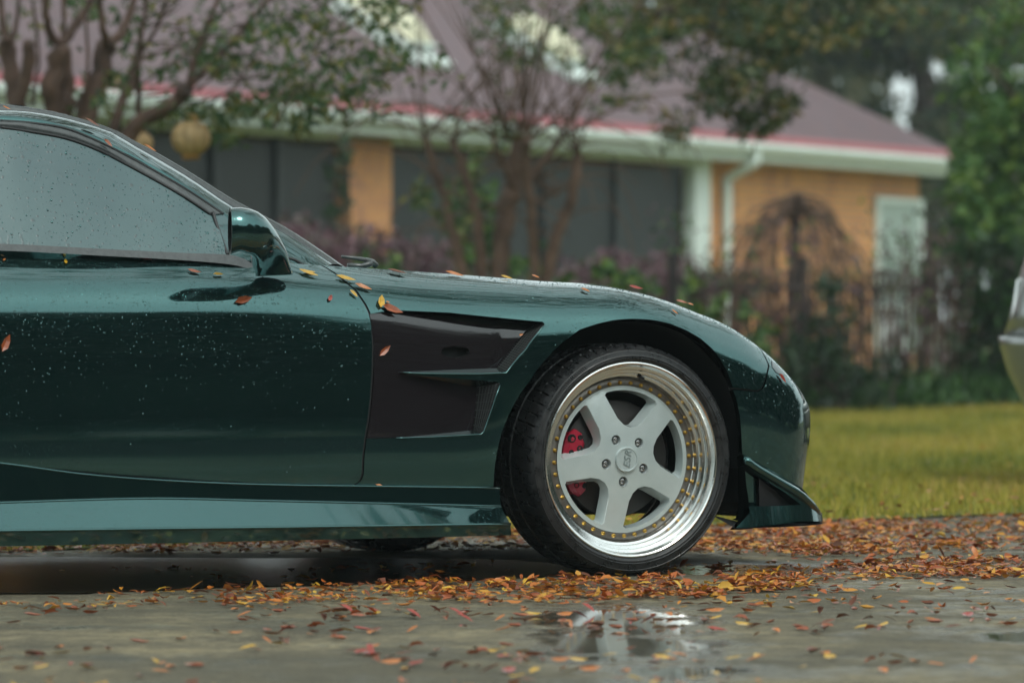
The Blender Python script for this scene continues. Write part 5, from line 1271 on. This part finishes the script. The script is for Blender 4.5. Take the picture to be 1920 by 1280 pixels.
for quad, n, sp_, stk in bands:
    Q = [ground_at(*q) for q in quad]; Q = np.array([(q.x, q.y) for q in Q]); 
    if len(Q) == 5: Qp = [Q[[0, 1, 2, 4]], Q[[2, 3, 4, 4]]]
    elif len(Q) == 6: Qp = [Q[[0, 1, 4, 5]], Q[[1, 2, 3, 4]]]
    else: Qp = [Q]
    ar_ = [abs(np.cross(q[2]-q[0], q[3]-q[1]))/2+1e-6 for q in Qp]; pr_ = np.array(ar_)/sum(ar_)
    kcl = max(4, n//14)
    for q, p_ in zip(Qp, pr_):
        m = max(1, int(kcl*p_)); s, t = gg.random((2, m, 1)); c = (q[0]*(1-s)+q[1]*s)*(1-t)+(q[3]*(1-s)+q[2]*s)*t
        nn_ = int(n*p_); idx = gg.integers(0, m, nn_); P = c[idx]+gg.normal(size=(nn_, 2))*sp_*(1.6 if stk == 0 else 1); PP.append(P); ZZ.append(gg.random(nn_)**1.5*stk)
# loose leaves over the lawn edge
n = 2600; d = gg.uniform(14.5, 30, n)**1.0; px = gg.uniform(-100, 2050, n); X = (px-960)/FPX*d; sdist = (X-GL.x)*nrmv.x+(d-GL.y)*nrmv.y; k = (sdist > -.2) & (gg.random(n) < np.exp(-np.abs(sdist)/1.3)+.06); PP.append(np.c_[X[k], d[k]]); ZZ.append(np.full(k.sum(), .035))
PP = np.concatenate(PP); ZZ = np.concatenate(ZZ); order = np.argsort(PP[:, 1]); PP, ZZ = PP[order], ZZ[order]
pxs = PP[:, 0]/PP[:, 1]*FPX+960; vis = (pxs > 0) & (pxs < 1920) & (PP[:, 1] > 9.25); near = np.where(vis)[0][:300]; rest = np.ones(len(PP), bool); rest[near] = False
Pn, Zn = PP[near], ZZ[near]; PP, ZZ = PP[rest], ZZ[rest]
n = len(PP); V = leaf_shape(gg, n, gg.uniform(.020, .047, n)); V += np.c_[PP, ZZ+.004][:, None, :]
F = (LF[None]+(np.arange(n)*8)[:, None, None]).reshape(-1, 3); tag(mk('leaf_litter', V.reshape(-1, 3), F, M['fall_mix'], None, attr=np.repeat(gg.random(n), 8)), kind='stuff')
protos = []; kinds = list(FALL)
for i in range(20):
    kd = kinds[i % 5]; V = leaf_shape(gg, 1, np.array([gg.uniform(.030, .054)]))[0]; me = bpy.data.meshes.new('fallen_leaf'); me.from_pydata([tuple(v) for v in V], [], [tuple(f) for f in LF]); me.materials.append(M['fall_'+kd]); me.update(); protos.append((me, kd))
ADJ = {'orange': 'orange', 'yellow': 'yellow', 'rust': 'rust-coloured', 'red': 'dark red', 'brown': 'dark brown'}
for (x, y), z in zip(Pn, Zn):
    i = int(gg.choice(20, p=np.array([.34, .14, .28, .14, .10]*4)/4)); me, kd = protos[i]
    o = bpy.data.objects.new('fallen_leaf', me); COL.objects.link(o); o.location = (x, y, z+.004); o.rotation_euler = (0, 0, float(gg.uniform(0, 6.28)))
    px = x/y*FPX+960; py = HORY+CAMH/y*FPX
    reg = 'in the drift before the front wheel' if (py < 1142 and px > 690) else ('on the concrete beside the side skirt' if py < 1160 and px <= 690 else ('scattered on the bare foreground concrete, left half' if px < 960 else 'scattered on the bare foreground concrete, right half'))
    tag(o, ADJ[kd]+' fallen leaf lying flat '+reg, 'leaf', 'fallen leaves on the driveway')

# leaves stuck to the car
cl = [ # px, py, length px, angle deg (photo, ccw), colour, label, surface
 (12,203,16,25,'orange','small orange leaf on the roof at the left photo edge','r'), (172,231,30,-28,'brown','curled brown and yellow leaf standing on the roof edge','r'), (202,269,20,-40,'rust','rust leaf lying on the door pillar above the window','p'), (281,279,26,-32,'orange','orange leaf on the upper edge of the windscreen pillar','r'),
 (123,490,14,80,'yellow','small yellow leaf on the door just under the window','b'), (8,487,9,60,'orange','tiny orange leaf under the window at the left photo edge','b'), (265,480,36,-8,'red','long dark red leaf lying on the belt moulding','b'), (364,509,25,0,'rust','rust leaf on the door top left of the mirror','b'), (409,515,20,35,'yellow','yellow leaf below the mirror glass','b'),
 (456,563,36,25,'rust','large rust leaf on the door below the mirror','b'), (578,513,36,-15,'yellow','yellow twisted leaf right of the mirror foot','b'), (580,510,22,30,'yellow','short yellow leaf crossing another beside the mirror foot','b'), (648,523,36,4,'yellow','yellow leaf lying at the top of the door gap','b'), (681,539,32,-15,'orange','orange leaf just right of the door gap top','b'), (663,551,20,-62,'yellow','yellow leaf hanging in the door gap','b'), (619,559,16,60,'red','tiny red leaf on the rear of the door shoulder','b'),
 (714,566,30,72,'yellow','upright yellow leaf above the wing vent','b'), (735,580,40,-10,'rust','brown-orange leaf at the front tip of the vent','b'), (727,566,8,0,'orange','tiny orange fleck beside the upright yellow leaf','b'), (721,657,28,38,'rust','rust leaf stuck to the dark vent floor','f'), (744,511,36,-6,'brown','dark curled leaf on the bonnet near the wiper','b'), (852,515,34,2,'orange','long orange leaf on the bonnet crest','b'),
 (950,517,22,-8,'yellow','thin yellow leaf on the bonnet crest before the wheel','b'), (1004,519,16,-45,'orange','upturned orange leaf on the bonnet above the vent','b'), (1097,545,20,-68,'orange','orange leaf on the wing above the wheel','b'), (1192,540,26,-8,'red','dark red leaf on the wing crest','b'), (1265,585,14,-60,'orange','small orange curled leaf on the wing past the wheel','b'), (1278,567,22,-10,'rust','rust leaves pair on the wing crest over the front','b'), (1295,571,12,-20,'orange','little orange leaf at the end of the crest pair','b'), (10,643,34,60,'rust','rust leaf on the door at the left photo edge','b'), (977,627,9,20,'orange','small leaf caught in the vent grille','b'), (711,910,14,-10,'orange','small orange leaf on the side skirt top','k'), (1466,709,22,-25,'red','crimson leaf on the corner lamp','b')]
Rm = Matrix.Rotation(YAW, 3, 'Z')
def local_to_world(p): return Vector((CO[0], CO[1], 0)) + Rm @ Vector(p)
for px, py, lpx, an, kd, lab, sf in cl:
    off = .0025
    if sf == 'b' or sf == 'f':
        gss = on_plane(px, py, .80); q0 = np.array([a_of_X(min(gss[0], .7)), 5.5*BS if py > 540 else 7.2*BS])
        q = inv([(px, py)], off, sf == 'f', q0)[0]; pl_ = S(q[:1], q[1:], off, sf == 'f')[0]; err = np.abs(proj(pl_[None])[0]-[px, py]).max(); nl = Snorm(q[:1], q[1:])[0]
        if err > 6: 
            pl_ = on_plane(px, py, .70 if px > 640 else .745); nl = np.array([0, .5, .86])
    elif sf == 'r': pl_ = on_plane(px, py, .535); nl = np.array([.3, .5, .8])
    elif sf == 'p': pl_ = on_plane(px, py, .60); nl = np.array([.2, .8, .55])
    else: pl_ = on_plane(px, py, .866); nl = np.array([0, .2, .97])
    nl = nl/np.linalg.norm(nl)
    if abs(nl[1]) < .35 and nl[2] > .8: nl = nl+np.array([0, .35, 0]); nl /= np.linalg.norm(nl)
    c = local_to_world(L(pl_)[0]); nw = (Rm @ Vector(L(nl)[0])).normalized()
    t = Vector((math.cos(R(an)), 0, math.sin(R(an)))); t = (t-nw*t.dot(nw)).normalized(); b_ = nw.cross(t); Ln = lpx/FPX*c.y*1.08
    V = LT.copy(); V[:, 0] -= .5; V[:, 1] *= gg.uniform(1.0, 1.4)*(1.25 if lpx < 20 else 1); V[:, 2] += .22*V[:, 0]**2+np.abs(V[:, 1])*gg.uniform(.2, .6)+.03
    V *= Ln; W = [t*v[0]+b_*v[1]+nw*v[2] for v in V]
    o = mk('fallen_leaf', [tuple(w_) for w_ in W], [tuple(f) for f in LF], M['fall_'+kd]); o.location = c; tag(o, lab, 'leaf', 'leaves stuck to the wet coupe')

# broad oak whose crown spreads above the coupe, over the top of the frame
oo = empty('oak_tree', (-6.5, 20, 0)); tag(oo, 'broad oak standing left of the frame, its high crown spread above the coupe', 'tree')
MB().tube([(0, 0, 0), (.1, 0, 2.5), (.5, -.1, 5)], [.38, .30, .24], 12).build('trunk', M['bark2'], oo, True)
go = np.random.default_rng(90)
for k in range(26):
    ex_, ey_ = go.uniform(-2, 13), go.uniform(-5, 6); MB().tube([Vector(p) for p in smooth_poly([(.5, -.1, 4.6), (ex_*.35, ey_*.3, 6.2), (ex_*.75+go.normal(0, .4), ey_*.7, 7+go.normal(0, .4)), (ex_, ey_, 7.4+go.normal(0, .7))], 4)], list(np.linspace(.12, .02, 13)), 6).build('limb', M['bark2'], oo, True)
k_ = 150; cc_ = np.c_[go.uniform(-3, 13.5, k_), go.uniform(-5.5, 7, k_), 7.6+go.normal(0, .8, k_)]; P = cc_[go.integers(0, k_, 17000)]+go.normal(size=(17000, 3))*np.array([.5, .5, .3])
cloud('foliage', P, .17, M['leaf_oak'], oo, aspect=.5, kind='stuff', seed=91)

# ================================================================== UNSEEN DARK TREES ADDED FOR THE PAINT TO MIRROR
def far_tree(i, x, y, hgt, r, lab, mat='leaf_dark'):
    rt = empty('oak_tree', (x, y, 0)); tag(rt, lab, 'tree', 'unseen trees added behind the camera'); g_ = np.random.default_rng(300+i)
    MB().tube([(0, 0, 0), (.1, .1, hgt*.4), (0, .2, hgt*.7)], [.35, .26, .12], 10).build('trunk', M['bark2'], rt, True)
    for k in range(5):
        a_ = g_.uniform(0, 6.28); MB().tube([(0, 0, hgt*.35), (math.cos(a_)*r*.4, math.sin(a_)*r*.4, hgt*.6), (math.cos(a_)*r*.7, math.sin(a_)*r*.7, hgt*.8)], [.14, .08, .03], 7).build('limb', M['bark2'], rt, True)
    P = np.concatenate([blob(g_, (0, 0, hgt*.62), (r, r, hgt*.36), 7000), blob(g_, (0, 0, hgt*.25), (r*1.15, r*1.15, hgt*.22), 6000)]); P = P[P[:, 2] > .05]
    cloud('foliage', P, .55, M[mat], rt, aspect=.7, kind='stuff', seed=310+i)
k = 0
for az in list(np.arange(62, 215, 12)):
    a_ = R(az); dist = 32+5*math.sin(az*.7); x = .5+dist*math.sin(a_); y = 13+dist*math.cos(a_)
    far_tree(k, x, y, 9.6+1.8*math.sin(az*1.3), 5.2, 'unseen broad oak added behind the camera to darken the coupe door reflection'); k += 1

# ================================================================== THIN HAZE ADDED TO LIFT THE DARK TONES
hz = MB().box((0, 0, 0), (220, 260, 36)).build('haze', None); hz.location = (0, 45, 36/2-1.5)
hm = bpy.data.materials.new('lift_haze'); hm.use_nodes = True; hm.node_tree.nodes.clear(); pv = hm.node_tree.nodes.new('ShaderNodeVolumePrincipled'); oo_ = hm.node_tree.nodes.new('ShaderNodeOutputMaterial')
pv.inputs['Density'].default_value = .0008; pv.inputs['Color'].default_value = (.80, .93, .95, 1); hm.node_tree.links.new(pv.outputs[0], oo_.inputs['Volume']); hz.data.materials.append(hm); tag(hz, kind='stuff')
